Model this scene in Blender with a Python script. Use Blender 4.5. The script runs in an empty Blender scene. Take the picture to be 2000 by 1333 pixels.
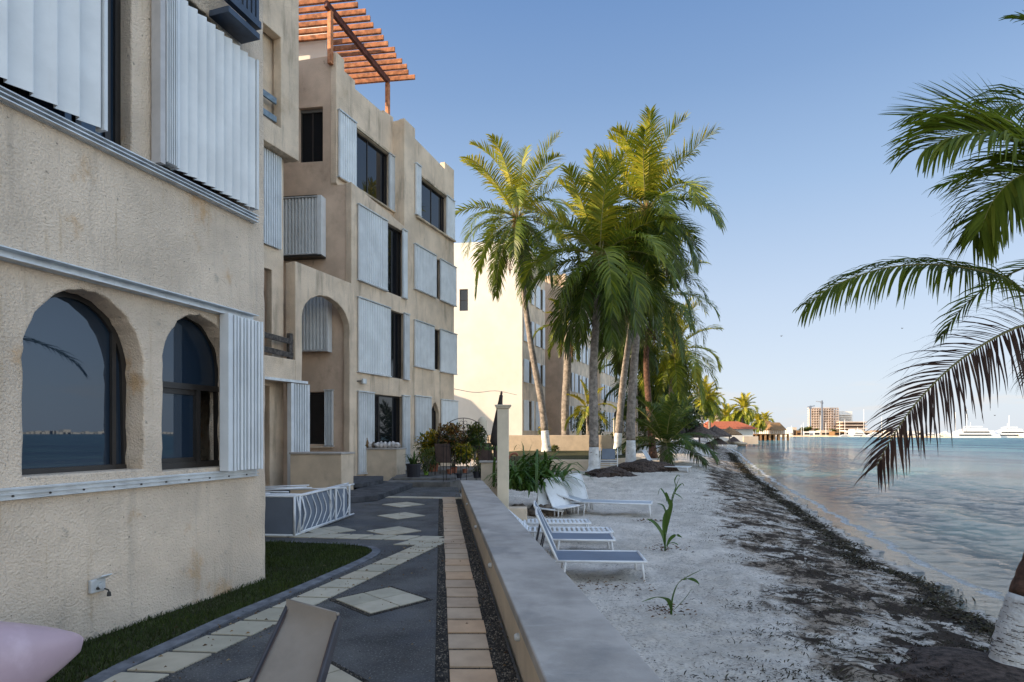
import bpy, bmesh, math, random
from mathutils import Vector, noise
R = math.radians
random.seed(7)
# ---------------------------------------------------------------- camera, sky, sun, exposure
F, H, EYE = 1130.0, 847.0, 1.6          # focal length in photo pixels, horizon row, eye height
sc = bpy.context.scene
col = bpy.data.collections.new('place'); sc.collection.children.link(col)
cam = bpy.data.objects.new('camera', bpy.data.cameras.new('camera')); sc.collection.objects.link(cam)
cam.location = (0, 0, EYE); cam.rotation_euler = (R(90), 0, 0)
cam.data.sensor_width = 36; cam.data.lens = F*36/2000; cam.data.shift_y = (H-666.5)/2000
cam.data.clip_start = .05; cam.data.clip_end = 9000
sc.camera = cam
SUN_AZ = math.atan2(-1.0, -.24)      # sun stands behind left: direction from scene to sun (x,y) = (-1,-.24)
SUN_EL = R(18)
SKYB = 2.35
w = bpy.data.worlds.new('World'); sc.world = w; w.use_nodes = True
nt = w.node_tree; nt.nodes.clear()
wo = nt.nodes.new('ShaderNodeOutputWorld'); bg = nt.nodes.new('ShaderNodeBackground')
sky = nt.nodes.new('ShaderNodeTexSky'); sky.sky_type = 'NISHITA'; sky.sun_disc = False
sky.sun_elevation = SUN_EL; sky.sun_rotation = math.atan2(-1.0, -.24)
sky.air_density = 1.0; sky.dust_density = 1.2; sky.ozone_density = 1.6; sky.altitude = 0
bg.inputs['Strength'].default_value = .12
# the clear late-afternoon gradient of this sky, blended over the physical one
tc = nt.nodes.new('ShaderNodeTexCoord'); sx = nt.nodes.new('ShaderNodeSeparateXYZ'); nt.links.new(tc.outputs['Generated'], sx.inputs[0])
cr = nt.nodes.new('ShaderNodeValToRGB'); nt.links.new(sx.outputs['Z'], cr.inputs[0]); E = cr.color_ramp.elements
SKY = [(0.0, (.72, .775, .85)), (.08, (.66, .745, .86)), (.21, (.54, .655, .83)), (.37, (.35, .50, .74)), (.50, (.225, .365, .62)), (.61, (.155, .285, .55)), (1.0, (.17, .22, .34))]
while len(E) < len(SKY): E.new(.5)
for e, (p, c) in zip(E, SKY): e.position = p; e.color = (*c, 1)
gm = nt.nodes.new('ShaderNodeVectorMath'); gm.operation = 'SCALE'; gm.inputs['Scale'].default_value = 1.07/.12/2; nt.links.new(cr.outputs[0], gm.inputs[0])
# thin low clouds near the horizon
mpw = nt.nodes.new('ShaderNodeMapping'); mpw.inputs['Scale'].default_value = (2.2, 2.2, 13); nt.links.new(tc.outputs['Generated'], mpw.inputs[0])
cn = nt.nodes.new('ShaderNodeTexNoise'); cn.inputs['Scale'].default_value = 2.6; cn.inputs['Detail'].default_value = 8; cn.inputs['Roughness'].default_value = .6; nt.links.new(mpw.outputs[0], cn.inputs['Vector'])
def wr(src, a, b, c, d):
    r = nt.nodes.new('ShaderNodeMapRange'); r.interpolation_type = 'SMOOTHSTEP'; nt.links.new(src, r.inputs[0])
    for i, q in enumerate((a, b, c, d)): r.inputs[i+1].default_value = q
    return r.outputs[0]
def wm(a, b):
    q = nt.nodes.new('ShaderNodeMath'); q.operation = 'MULTIPLY'; nt.links.new(a, q.inputs[0]); nt.links.new(b, q.inputs[1]); return q.outputs[0]
cf = wm(wm(wr(cn.outputs['Fac'], .50, .66, 0, .75), wr(sx.outputs['Z'], .11, .05, 0, 1)), wr(sx.outputs['Z'], .0, .02, 0, 1))
cm = nt.nodes.new('ShaderNodeMix'); cm.data_type = 'RGBA'; nt.links.new(cf, cm.inputs[0]); nt.links.new(gm.outputs[0], cm.inputs[6]); cm.inputs[7].default_value = (3.5, 3.4, 3.45, 1)
sm = nt.nodes.new('ShaderNodeMix'); sm.data_type = 'RGBA'; sm.inputs[0].default_value = .92; nt.links.new(sky.outputs[0], sm.inputs[6]); nt.links.new(cm.outputs[2], sm.inputs[7])
# the sky brightens away from the far end of the beach, round towards the sun behind the camera
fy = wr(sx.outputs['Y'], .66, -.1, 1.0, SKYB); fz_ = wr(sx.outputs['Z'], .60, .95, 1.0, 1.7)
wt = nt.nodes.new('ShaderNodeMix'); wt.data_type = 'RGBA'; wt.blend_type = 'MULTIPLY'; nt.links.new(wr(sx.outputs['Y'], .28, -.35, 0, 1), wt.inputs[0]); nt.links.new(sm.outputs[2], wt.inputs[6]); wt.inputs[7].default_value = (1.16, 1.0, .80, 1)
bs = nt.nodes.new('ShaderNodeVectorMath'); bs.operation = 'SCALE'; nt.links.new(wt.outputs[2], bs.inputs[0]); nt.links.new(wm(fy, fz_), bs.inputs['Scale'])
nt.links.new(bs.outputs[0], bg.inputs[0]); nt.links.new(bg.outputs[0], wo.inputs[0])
sl = bpy.data.lights.new('sun', 'SUN'); sl.energy = 4.9; sl.angle = R(.5); sl.color = (1, .78, .53)
so = bpy.data.objects.new('sun', sl); sc.collection.objects.link(so)
to_sun = Vector((math.sin(SUN_AZ)*math.cos(SUN_EL), math.cos(SUN_AZ)*math.cos(SUN_EL), math.sin(SUN_EL)))
so.rotation_euler = to_sun.to_track_quat('Z', 'Y').to_euler(); so.location = (0, 0, 60)
vs = sc.view_settings; vs.view_transform = 'Standard'; vs.look = 'None'; vs.exposure = 1.0; vs.gamma = 1; vs.use_curve_mapping = False

# ---------------------------------------------------------------- helpers
def at(px, py, Y): return Vector(((px-1000)/F*Y, Y, EYE+(H-py)/F*Y))
def gnd(px, py, z=0.0):
    Y = (EYE-z)*F/(py-H); return Vector(((px-1000)/F*Y, Y, z))
def lerp(a, b, t): return a+(b-a)*t
def interp(x, pts):
    if x <= pts[0][0]: return pts[0][1]
    for (a, p), (b, q) in zip(pts, pts[1:]):
        if x <= b: return p+(q-p)*(x-a)/(b-a)
    return pts[-1][1]
def sstep(a, b, x):
    t = max(0, min(1, (x-a)/(b-a))); return t*t*(3-2*t)
def nz(x, y, z=0.0): return noise.noise(Vector((x, y, z)))
def smoothpath(pts, n):
    """Catmull-Rom through pts, n samples"""
    pts = [Vector(p) for p in pts]; P = [pts[0]*2-pts[1]]+pts+[pts[-1]*2-pts[-2]]; out = []
    m = len(pts)-1
    for i in range(n+1):
        t = i/n*m; k = min(int(t), m-1); u = t-k; a, b, c, d = P[k:k+4]
        out.append(.5*((2*b)+(c-a)*u+(2*a-5*b+4*c-d)*u*u+(3*b-a-3*c+d)*u**3))
    return out
class MB:
    def __init__(s): s.v = []; s.f = []; s.t = []
    def add(s, vs_, fs, tint=.5):
        b = len(s.v); s.v += [tuple(v) for v in vs_]; s.f += [tuple(i+b for i in f) for f in fs]; s.t += [tint]*len(fs)
    def obox(s, o, ex, ey, ez, tint=.5):
        o, ex, ey, ez = Vector(o), Vector(ex), Vector(ey), Vector(ez)
        if ex.cross(ey).dot(ez) < 0: ex, ey = ey, ex
        s.add([o, o+ex, o+ex+ey, o+ey, o+ez, o+ex+ez, o+ex+ey+ez, o+ey+ez],
              [(0, 3, 2, 1), (4, 5, 6, 7), (0, 1, 5, 4), (1, 2, 6, 5), (2, 3, 7, 6), (3, 0, 4, 7)], tint)
    def box(s, a, b, tint=.5):
        s.obox(a, (b[0]-a[0], 0, 0), (0, b[1]-a[1], 0), (0, 0, b[2]-a[2]), tint)
    def pbox(s, pl, u0, u1, z0, z1, o0, o1, tint=.5):
        s.obox(pl.P(u0, z0, o0), pl.d*(u1-u0), pl.n*(o1-o0), Vector((0, 0, z1-z0)), tint)
    def tube(s, pts, r, n=8, tint=.5, cap=True):
        pts = [Vector(p) for p in pts]; k = len(pts)
        rs = r if isinstance(r, (list, tuple)) else [r]*k
        vv = []; ff = []; ref = None
        for i, p in enumerate(pts):
            t = (pts[min(i+1, k-1)]-pts[max(i-1, 0)]).normalized()
            if ref is None: ref = Vector((0, 0, 1)) if abs(t.z) < .9 else Vector((1, 0, 0))
            a = t.cross(ref).normalized(); b = a.cross(t).normalized(); ref = b
            for j in range(n):
                g = 2*math.pi*j/n; vv.append(p+(a*math.cos(g)+b*math.sin(g))*rs[i])
        for i in range(k-1):
            for j in range(n):
                q = (j+1) % n; ff.append((i*n+j, i*n+q, (i+1)*n+q, (i+1)*n+j))
        if cap: ff.append(tuple(range(n))[::-1]); ff.append(tuple((k-1)*n+j for j in range(n)))
        s.add(vv, ff, tint)
    def bar(s, a, b, w_, h_, up=(0, 0, 1), tint=.5):
        a, b = Vector(a), Vector(b); t = (b-a).normalized(); x = t.cross(Vector(up)).normalized(); y = x.cross(t)
        s.obox(a-x*w_/2-y*h_/2, b-a, x*w_, y*h_, tint)
    def lathe(s, c, prof, n=20, tint=.5):
        c = Vector(c); vv = []; ff = []
        for r, z in prof:
            for j in range(n):
                g = 2*math.pi*j/n; vv.append(c+Vector((r*math.cos(g), r*math.sin(g), z)))
        for i in range(len(prof)-1):
            for j in range(n):
                q = (j+1) % n; ff.append((i*n+j, i*n+q, (i+1)*n+q, (i+1)*n+j))
        ff.append(tuple(range(n))[::-1]); ff.append(tuple((len(prof)-1)*n+j for j in range(n)))
        s.add(vv, ff, tint)
    def prism(s, poly, z0, z1, tint=.5):
        """poly: list of (x,y) ccw seen from above"""
        n = len(poly); A = sum(poly[i][0]*poly[(i+1) % n][1]-poly[(i+1) % n][0]*poly[i][1] for i in range(n))
        if A < 0: poly = poly[::-1]
        f0 = z0 if callable(z0) else (lambda x, y: z0); f1 = z1 if callable(z1) else (lambda x, y: z1)
        vv = [(x, y, f0(x, y)) for x, y in poly]+[(x, y, f1(x, y)) for x, y in poly]
        s.add(vv, [tuple(range(n))[::-1], tuple(range(n, 2*n))]+[(i, (i+1) % n, n+(i+1) % n, n+i) for i in range(n)], tint)
    def ribbon(s, pts, widths, side, tint=.5, fold=0.0):
        """leaf blade: centre line, half widths, side vector, fold lifts the edges into a V"""
        pts = [Vector(p) for p in pts]; side = Vector(side).normalized(); vv = []; ff = []
        k = len(pts)
        for i, p in enumerate(pts):
            t = (pts[min(i+1, k-1)]-pts[max(i-1, 0)]).normalized(); sd = (side-t*side.dot(t)).normalized(); up = sd.cross(t)
            if fold: vv += [p-sd*widths[i]+up*widths[i]*fold, p, p+sd*widths[i]+up*widths[i]*fold]
            else: vv += [p-sd*widths[i], p+sd*widths[i]]
        for i in range(k-1):
            if fold: ff += [(3*i, 3*i+1, 3*i+4, 3*i+3), (3*i+1, 3*i+2, 3*i+5, 3*i+4)]
            else: ff.append((2*i, 2*i+1, 2*i+3, 2*i+2))
        s.add(vv, ff, tint)
    def blob(s, c, rx, ry, rz, seed=0, rough=.25, n=10, m=7, tint=.5):
        c = Vector(c); vv = []; ff = []
        for i in range(m+1):
            a = math.pi*i/m
            for j in range(n):
                g = 2*math.pi*j/n; d = Vector((math.sin(a)*math.cos(g), math.sin(a)*math.sin(g), math.cos(a)))
                q = 1+rough*noise.noise(d*1.7+Vector((seed*3.1, seed, 0)))*2
                vv.append(c+Vector((d.x*rx, d.y*ry, d.z*rz))*q)
        for i in range(m):
            for j in range(n):
                q = (j+1) % n; ff.append((i*n+j, (i+1)*n+j, (i+1)*n+q, i*n+q))
        s.add(vv, ff, tint)
    def build(s, name, m, parent=None, smooth=False, bevel=0, seg=2):
        me = bpy.data.meshes.new(name); me.from_pydata(s.v, [], s.f); me.update()
        a = me.attributes.new('tint', 'FLOAT', 'FACE'); a.data.foreach_set('value', s.t)
        me.materials.append(m)
        if smooth: me.polygons.foreach_set('use_smooth', [True]*len(me.polygons))
        o = bpy.data.objects.new(name, me); col.objects.link(o)
        if parent: o.parent = parent; o.matrix_parent_inverse = parent.matrix_basis.inverted()
        if bevel:
            b = o.modifiers.new('bevel', 'BEVEL'); b.width = bevel; b.segments = seg; b.limit_method = 'ANGLE'; b.angle_limit = R(40)
        return o
class Plane:
    """vertical plane; u runs to the right as seen from its front, n points out of the front"""
    def __init__(s, X, Y, dx, dy): s.o = Vector((X, Y, 0)); s.d = Vector((dx, dy, 0)).normalized(); s.n = Vector((s.d.y, -s.d.x, 0))
    def u(s, px, off=0):
        o = s.o+s.n*off; k = (px-1000)/F; return (k*o.y-o.x)/(s.d.x-k*s.d.y)
    def uz(s, px, py, off=0):
        t = s.u(px, off); Y = (s.o+s.n*off+s.d*t).y; return t, EYE+(H-py)/F*Y
    def P(s, u, z, off=0): return s.o+s.d*u+s.n*off+Vector((0, 0, z))
def tag(o, label, cat, group=None, kind=None):
    if label: o['label'] = label
    if cat: o['category'] = cat
    if group: o['group'] = group
    if kind: o['kind'] = kind
    return o
def thing(name, label, cat, loc=(0, 0, 0), rz=0, group=None):
    o = bpy.data.objects.new(name, None); col.objects.link(o); o.location = loc; o.rotation_euler = (0, 0, rz)
    o.empty_display_size = .2
    return tag(o, label, cat, group)
def part(mb, name, m, parent, **k):
    """a part built in the parent's local coordinates"""
    o = mb.build(name, m, None, **k); o.parent = parent; return o
def struct(o, label=None): o['kind'] = 'structure'; return o
def copy_tree(o, parent=None):
    c = o.copy(); col.objects.link(c); c.parent = parent
    for ch in [x for x in o.children]: copy_tree(ch, c)
    return c

# ---------------------------------------------------------------- materials
def mat(name, base, rough=.8, noise_amt=.12, nscale=3.0, bump=0.0, bscale=60.0, bdist=.01, spec=.3, metal=0.0,
        var=None, tint2=None, stains=None, trans=0.0, ior=None, detail=6, coat=0, streak=None):
    m = bpy.data.materials.new(name); m.use_nodes = True; n = m.node_tree.nodes; L = m.node_tree.links
    b = n['Principled BSDF']; b.inputs['Roughness'].default_value = rough; b.inputs['Metallic'].default_value = metal
    b.inputs['Specular IOR Level'].default_value = spec
    if ior: b.inputs['IOR'].default_value = ior
    if coat: b.inputs['Coat Weight'].default_value = coat
    geo = n.new('ShaderNodeNewGeometry')
    def nse(scale, det=5, rgh=.6, vec=None):
        t = n.new('ShaderNodeTexNoise'); t.inputs['Scale'].default_value = scale; t.inputs['Detail'].default_value = det
        t.inputs['Roughness'].default_value = rgh; L.new(vec or geo.outputs['Position'], t.inputs['Vector']); return t.outputs['Fac']
    def mix(fac, a, c, blend='MIX'):
        x = n.new('ShaderNodeMix'); x.data_type = 'RGBA'; x.blend_type = blend
        if isinstance(fac, (int, float)): x.inputs[0].default_value = fac
        else: L.new(fac, x.inputs[0])
        for s, i in ((a, 6), (c, 7)):
            if isinstance(s, tuple): x.inputs[i].default_value = (*s[:3], 1)
            else: L.new(s, x.inputs[i])
        return x.outputs[2]
    def ramp(fac, lo, hi):
        r = n.new('ShaderNodeMapRange'); r.inputs[1].default_value = lo; r.inputs[2].default_value = hi; r.interpolation_type = 'SMOOTHSTEP'
        L.new(fac, r.inputs[0]); return r.outputs[0]
    m['_'] = 0
    dark = tuple(c*(1-noise_amt*2) for c in base); lite = tuple(min(1, c*(1+noise_amt)) for c in base)
    c = mix(ramp(nse(nscale, detail), .3, .7), dark, lite)
    if var:       # per face tint attribute between base colours
        at_ = n.new('ShaderNodeAttribute'); at_.attribute_name = 'tint'
        cr = n.new('ShaderNodeValToRGB'); els = cr.color_ramp.elements
        while len(els) < len(var): els.new(.5)
        for i, q in enumerate(var): els[i].position = i/(len(var)-1); els[i].color = (*q, 1)
        L.new(at_.outputs['Fac'], cr.inputs[0]); c = mix(ramp(nse(nscale, detail), .2, .9), cr.outputs[0], mix(1.0, cr.outputs[0], (1-noise_amt*2,)*3, 'MULTIPLY'))
    for st in (stains or []):   # (colour, scale, lo, hi, strength, stretch)
        colr, ss, lo, hi, k, stretch = st
        mp = n.new('ShaderNodeMapping'); mp.inputs['Scale'].default_value = stretch; L.new(geo.outputs['Position'], mp.inputs[0])
        f = ramp(nse(ss, 7, .65, mp.outputs[0]), lo, hi)
        mu = n.new('ShaderNodeMath'); mu.operation = 'MULTIPLY'; mu.inputs[1].default_value = k; L.new(f, mu.inputs[0])
        c = mix(mu.outputs[0], c, colr)
    L.new(c, b.inputs['Base Color'])
    if bump:
        h = nse(bscale, 4, .55); bp = n.new('ShaderNodeBump'); bp.inputs['Strength'].default_value = bump
        bp.inputs['Distance'].default_value = bdist; L.new(h, bp.inputs['Height']); L.new(bp.outputs[0], b.inputs['Normal'])
    if trans:
        out = n['Material Output']; tr = n.new('ShaderNodeBsdfTranslucent'); L.new(c, tr.inputs[0])
        ms = n.new('ShaderNodeMixShader'); ms.inputs[0].default_value = trans
        L.new(b.outputs[0], ms.inputs[1]); L.new(tr.outputs[0], ms.inputs[2]); L.new(ms.outputs[0], out.inputs[0])
    return m
CREAM = (.77, .63, .49)
M = {}
M['stucco'] = mat('rough_cream_stucco', CREAM, .92, .09, 1.3, 1.0, 60, .022,
    stains=[((.60, .36, .16), 1.5, .60, .70, .7, (1, 1, .8)), ((.42, .35, .28), 1.5, .50, .70, .42, (4, 4, .4)), ((.16, .13, .10), 26, .64, .70, .8, (1, 1, 1)), ((.55, .40, .24), 3, .58, .7, .5, (4, 4, .3)), ((.30, .26, .21), 5, .62, .72, .45, (1, 1, 1))])
M['stucco2'] = mat('cream_stucco', (.75, .595, .44), .92, .1, .9, .9, 36, .025,
    stains=[((.27, .21, .15), 1.1, .50, .70, .6, (2.5, 2.5, .4)), ((.40, .26, .13), .8, .55, .75, .4, (1, 1, 1)), ((.12, .1, .08), 3.5, .66, .76, .5, (1, 1, .5))])
M['stucco_weathered'] = mat('weathered_stucco', (.62, .50, .36), .93, .15, 2, .6, 45, .015,
    stains=[((.10, .09, .075), 1.6, .46, .62, .7, (1, 1, .8)), ((.3, .2, .1), 2.4, .5, .7, .4, (2, 2, .5))])
M['shaded_stucco'] = mat('shade_browned_stucco', (.62, .46, .34), .93, .09, 1.1, .5, 40, .015,
    stains=[((.22, .15, .1), 1.3, .55, .75, .45, (1, 1, .6)), ((.1, .08, .06), 3.2, .66, .76, .5, (1, 1, .5))])  # cream stucco browned: shade and warm bounce are put into the colour
M['whitestucco'] = mat('pale_stucco', (.78, .73, .65), .9, .04, .6, .3, 20, .02)
M['shutter'] = mat('white_aluminium', (.69, .71, .72), .42, .05, 2.5, spec=.5, stains=[((.4, .38, .34), 3, .6, .8, .35, (3, 3, .4))])
M['shutter_grey'] = mat('grey_aluminium', (.52, .50, .49), .5, .08, 3, spec=.4, stains=[((.3, .28, .25), 3, .55, .8, .4, (3, 3, .4))])
M['shutter_b'] = mat('faded_aluminium', (.62, .635, .64), .5, .07, 1.5, spec=.4, stains=[((.42, .40, .36), 2.5, .5, .75, .5, (3, 3, .3))])
M['shutter_c'] = mat('clean_aluminium', (.73, .75, .755), .38, .05, 2, spec=.5, stains=[((.45, .43, .4), 4, .6, .8, .35, (3, 3, .3))])
M['rail'] = mat('aluminium_rail', (.62, .64, .65), .35, .1, 6, spec=.5, metal=.3, stains=[((.2, .18, .15), 9, .62, .72, .5, (1, 1, 1))])
M['screw'] = mat('dark_screw', (.05, .045, .04), .6)
M['glass'] = mat('dark_window_glass', (.014, .026, .045), .015, 0, 1, spec=.5, ior=1.68)
M['glass2'] = mat('dark_reflecting_glass', (.008, .009, .012), .02, 0, 1, spec=.5, ior=1.6)
M['glass'].node_tree.nodes['Principled BSDF'].inputs['Specular Tint'].default_value = (.78, .92, 1.08, 1)
M['frame'] = mat('bronze_window_frame', (.028, .024, .022), .4, .1, 5, spec=.5)
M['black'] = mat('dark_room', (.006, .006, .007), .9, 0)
M['curtain'] = mat('brown_curtain', (.05, .03, .022), .9, .2, 4)
M['steelblue'] = mat('blue_grey_steel', (.045, .065, .10), .45, .15, 8, spec=.5)
M['greyrail'] = mat('grey_painted_rail', (.20, .26, .31), .5, .15, 8)
M['oldwood'] = mat('weathered_wood', (.10, .085, .075), .85, .3, 14, .6, 60, .005)
M['redwood'] = mat('red_stained_wood', (.48, .19, .085), .7, .25, 5, .4, 50, .004, stains=[((.62, .33, .17), 7, .5, .7, .6, (1, 1, 1))])
M['redwood_dark'] = mat('dark_stained_wood', (.15, .055, .04), .7, .25, 6, .4, 50, .004)
M['asphalt'] = mat('dark_pebbled_paving', (.10, .097, .094), .85, .25, 1.6, 1.0, 60, .014,
    stains=[((.24, .235, .23), 62, .56, .62, .75, (1, 1, 1)), ((.03, .03, .032), 75, .57, .62, .7, (1, 1, 1)), ((.095, .10, .115), 1.1, .45, .7, .6, (1, 1, 1)), ((.42, .39, .35), 85, .68, .71, .9, (1, 1, 1)), ((.10, .075, .05), 2.4, .6, .75, .5, (1, 1, 1))])
M['gravel'] = mat('dark_gravel', (.035, .032, .03), .95, .35, 9, 1.0, 90, .012, stains=[((.25, .2, .15), 120, .64, .7, .8, (1, 1, 1))])
M['patio'] = mat('grey_patio_slab', (.16, .15, .14), .9, .2, 3, .5, 60, .006, stains=[((.05, .045, .04), 1.5, .5, .7, .6, (1, 1, 1))])
M['slab'] = mat('dark_step_concrete', (.075, .075, .08), .9, .25, 4, .6, 70, .008)
M['tile'] = mat('sandstone_tile', (.46, .44, .36), .8, .14, 5, .4, 80, .004, var=[(.42, .38, .29), (.54, .48, .37), (.48, .41, .30)])
M['tilewarm'] = mat('warm_sandstone_tile', (.60, .40, .23), .8, .14, 5, .4, 80, .004, var=[(.47, .35, .25), (.58, .41, .27), (.52, .40, .29), (.60, .40, .25)])
M['kerb'] = mat('concrete_kerb', (.16, .165, .18), .9, .2, 8, .7, 110, .006)
M['cap'] = mat('grey_wall_cap', (.40, .365, .33), .75, .12, 2.2, .35, 60, .004,
    stains=[((.20, .195, .19), 1.7, .5, .72, .6, (1, 1, 1)), ((.47, .44, .41), 5, .57, .68, .25, (.6, 2.2, 1)), ((.1, .09, .08), 12, .68, .74, .5, (1, 1, 1))])
M['wallpaint'] = mat('tan_wall_paint', (.62, .50, .37), .9, .07, 2, .4, 60, .006, stains=[((.2, .16, .12), 2, .56, .76, .45, (1, 1, .5))])
M['pillar'] = mat('cream_painted_pillar', (.66, .58, .45), .85, .05, 3, .2, 50, .004)
M['white'] = mat('white_plastic', (.74, .76, .78), .4, .05, 4, spec=.5, stains=[((.4, .38, .33), 5, .6, .8, .3, (1, 1, 1))])
M['whitemetal'] = mat('white_powder_coated_metal', (.70, .71, .72), .4, .06, 6, spec=.5, stains=[((.38, .3, .22), 9, .64, .75, .45, (1, 1, 1))])
M['sling'] = mat('grey_blue_sling_fabric', (.17, .20, .25), .75, .06, 2, .4, 500, .001)
M['slinglight'] = mat('pale_sling_fabric', (.42, .45, .48), .7, .05, 2, .3, 500, .001)
M['taupe'] = mat('taupe_sling_fabric', (.25, .215, .18), .75, .06, 2.5, .5, 700, .0012, stains=[((.31, .27, .23), 3, .5, .7, .35, (1, 1, 1))])
M['brownsling'] = mat('brown_sling_fabric', (.11, .075, .065), .8, .1, 6, .3, 400, .001)
M['brownframe'] = mat('brown_chair_frame', (.045, .045, .055), .45, .1, 6, spec=.5)
M['iron'] = mat('black_wrought_iron', (.018, .016, .016), .6, .2, 20)
M['umbrella'] = mat('folded_umbrella_canvas', (.055, .045, .042), .9, .15, 6)
M['terracotta'] = mat('terracotta', (.36, .14, .085), .85, .12, 5)
M['blackpot'] = mat('dark_plastic_pot', (.03, .03, .038), .5, .1, 4)
M['greenpot'] = mat('lime_green_pot', (.18, .36, .05), .5, .1, 5)
M['pink'] = mat('faded_pink_fibreglass', (.52, .37, .405), .36, .06, 2.2, spec=.5, stains=[((.72, .56, .61), 2.5, .5, .7, .5, (1, 1, 1)), ((.38, .22, .26), 5, .6, .7, .35, (1, .4, 5))])
M['rock'] = mat('grey_brown_rock', (.16, .13, .105), .9, .35, 6, .8, 30, .02)
M['trunk'] = mat('palm_bark', (.27, .235, .205), .95, .25, 6, .8, 22, .02, stains=[((.14, .115, .095), 5, .5, .7, .6, (1, 1, 5))])
M['trunkwarm'] = mat('ruddy_palm_bark', (.12, .065, .045), .95, .3, 8, .8, 22, .02, stains=[((.04, .03, .025), 5, .5, .7, .6, (1, 1, 6))])
M['limewash'] = mat('limewashed_bark', (.66, .66, .65), .9, .1, 5, 1.0, 26, .02, stains=[((.10, .07, .055), 7, .60, .66, .9, (1.2, 1.2, 3.2)), ((.3, .26, .22), 2, .5, .75, .4, (1, 1, 1))])
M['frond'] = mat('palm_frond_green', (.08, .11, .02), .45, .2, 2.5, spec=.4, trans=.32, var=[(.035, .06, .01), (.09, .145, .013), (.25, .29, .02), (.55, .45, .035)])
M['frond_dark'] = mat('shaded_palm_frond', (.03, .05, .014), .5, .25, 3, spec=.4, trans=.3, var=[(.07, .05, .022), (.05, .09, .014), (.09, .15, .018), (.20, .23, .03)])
M['frond_near'] = mat('near_palm_frond', (.04, .07, .015), .6, .2, 3, spec=.15, trans=.5, var=[(.09, .06, .02), (.09, .13, .014), (.16, .215, .018), (.26, .27, .03)])
M['frond_brown'] = mat('dry_palm_frond', (.05, .022, .016), .6, .25, 4, spec=.3, trans=.2, var=[(.03, .016, .014), (.055, .025, .018), (.085, .045, .028), (.05, .04, .02)])
M['rachis'] = mat('frond_midrib', (.20, .20, .06), .5, .15, 5, var=[(.07, .035, .02), (.16, .15, .05), (.28, .26, .10)])
M['dead'] = mat('dead_palm_frond', (.17, .105, .06), .9, .3, 5, trans=.2)
M['coconut'] = mat('coconut_husk', (.22, .12, .04), .7, .3, 8)
M['leaf'] = mat('green_strap_leaf', (.06, .13, .02), .4, .2, 3, spec=.4, trans=.25, var=[(.03, .07, .012), (.06, .13, .018), (.11, .19, .03)])
M['croton_y'] = mat('yellow_croton_leaf', (.2, .15, .02), .4, .2, 6, spec=.4, trans=.2, var=[(.04, .085, .014), (.10, .15, .014), (.42, .32, .015), (.65, .42, .02)])
M['croton_r'] = mat('red_croton_leaf', (.2, .07, .03), .4, .2, 6, spec=.4, trans=.2, var=[(.04, .08, .014), (.09, .10, .02), (.26, .09, .03), (.40, .26, .07)])
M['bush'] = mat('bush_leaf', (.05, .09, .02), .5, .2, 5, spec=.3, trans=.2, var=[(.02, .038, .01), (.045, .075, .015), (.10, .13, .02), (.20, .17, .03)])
M['grass'] = mat('lawn_grass', (.06, .09, .015), .7, .2, 4, trans=.15, var=[(.05, .04, .015), (.035, .055, .01), (.06, .085, .014), (.09, .10, .02)])
M['soil'] = mat('lawn_soil', (.05, .055, .02), .95, .3, 12, .6, 80, .01)
M['seaweed'] = mat('dark_seaweed', (.03, .026, .014), .85, .4, 8, var=[(.018, .012, .009), (.045, .033, .016), (.06, .055, .02), (.11, .075, .04)])
M['rootpile'] = mat('dark_root_mound', (.085, .062, .052), .95, .4, 12, 1.0, 50, .03)
M['thatch'] = mat('dry_thatch', (.26, .15, .07), .95, .3, 4, .8, 20, .03)
M['thatch_dark'] = mat('grey_thatch', (.10, .075, .06), .95, .3, 4, .8, 20, .03)
M['rooftile'] = mat('orange_roof_tile', (.42, .12, .055), .8, .15, 3)
M['pierwood'] = mat('pier_timber', (.34, .19, .09), .9, .2, 3)
M['farwall'] = mat('far_cream_wall', (.62, .50, .38), .9, .1, .3)
M['farwhite'] = mat('far_white_wall', (.78, .74, .68), .85, .06, .3)
M['concrete_raw'] = mat('raw_concrete_floors', (.66, .52, .42), .9, .1, .15)
M['gelcoat'] = mat('white_gelcoat', (.82, .80, .76), .3, .03, 1, spec=.5)
M['quay'] = mat('sandy_quay', (.50, .40, .29), .9, .15, .2)
M['crane'] = mat('crane_steel', (.16, .19, .24), .6, .1, 1)
M['pebble'] = mat('path_pebbles', (.2, .18, .15), .85, .3, 20, var=[(.03, .028, .026), (.07, .06, .05), (.15, .125, .10), (.34, .29, .23)])
M['litter'] = mat('dry_leaf_litter', (.2, .12, .06), .9, .3, 20, var=[(.06, .035, .02), (.16, .09, .045), (.30, .19, .09), (.42, .33, .2)])
M['bird'] = mat('dark_feathers', (.05, .05, .055), .8)
M['cushion'] = mat('white_painted_shells', (.60, .56, .54), .8, .2, 8)
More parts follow.
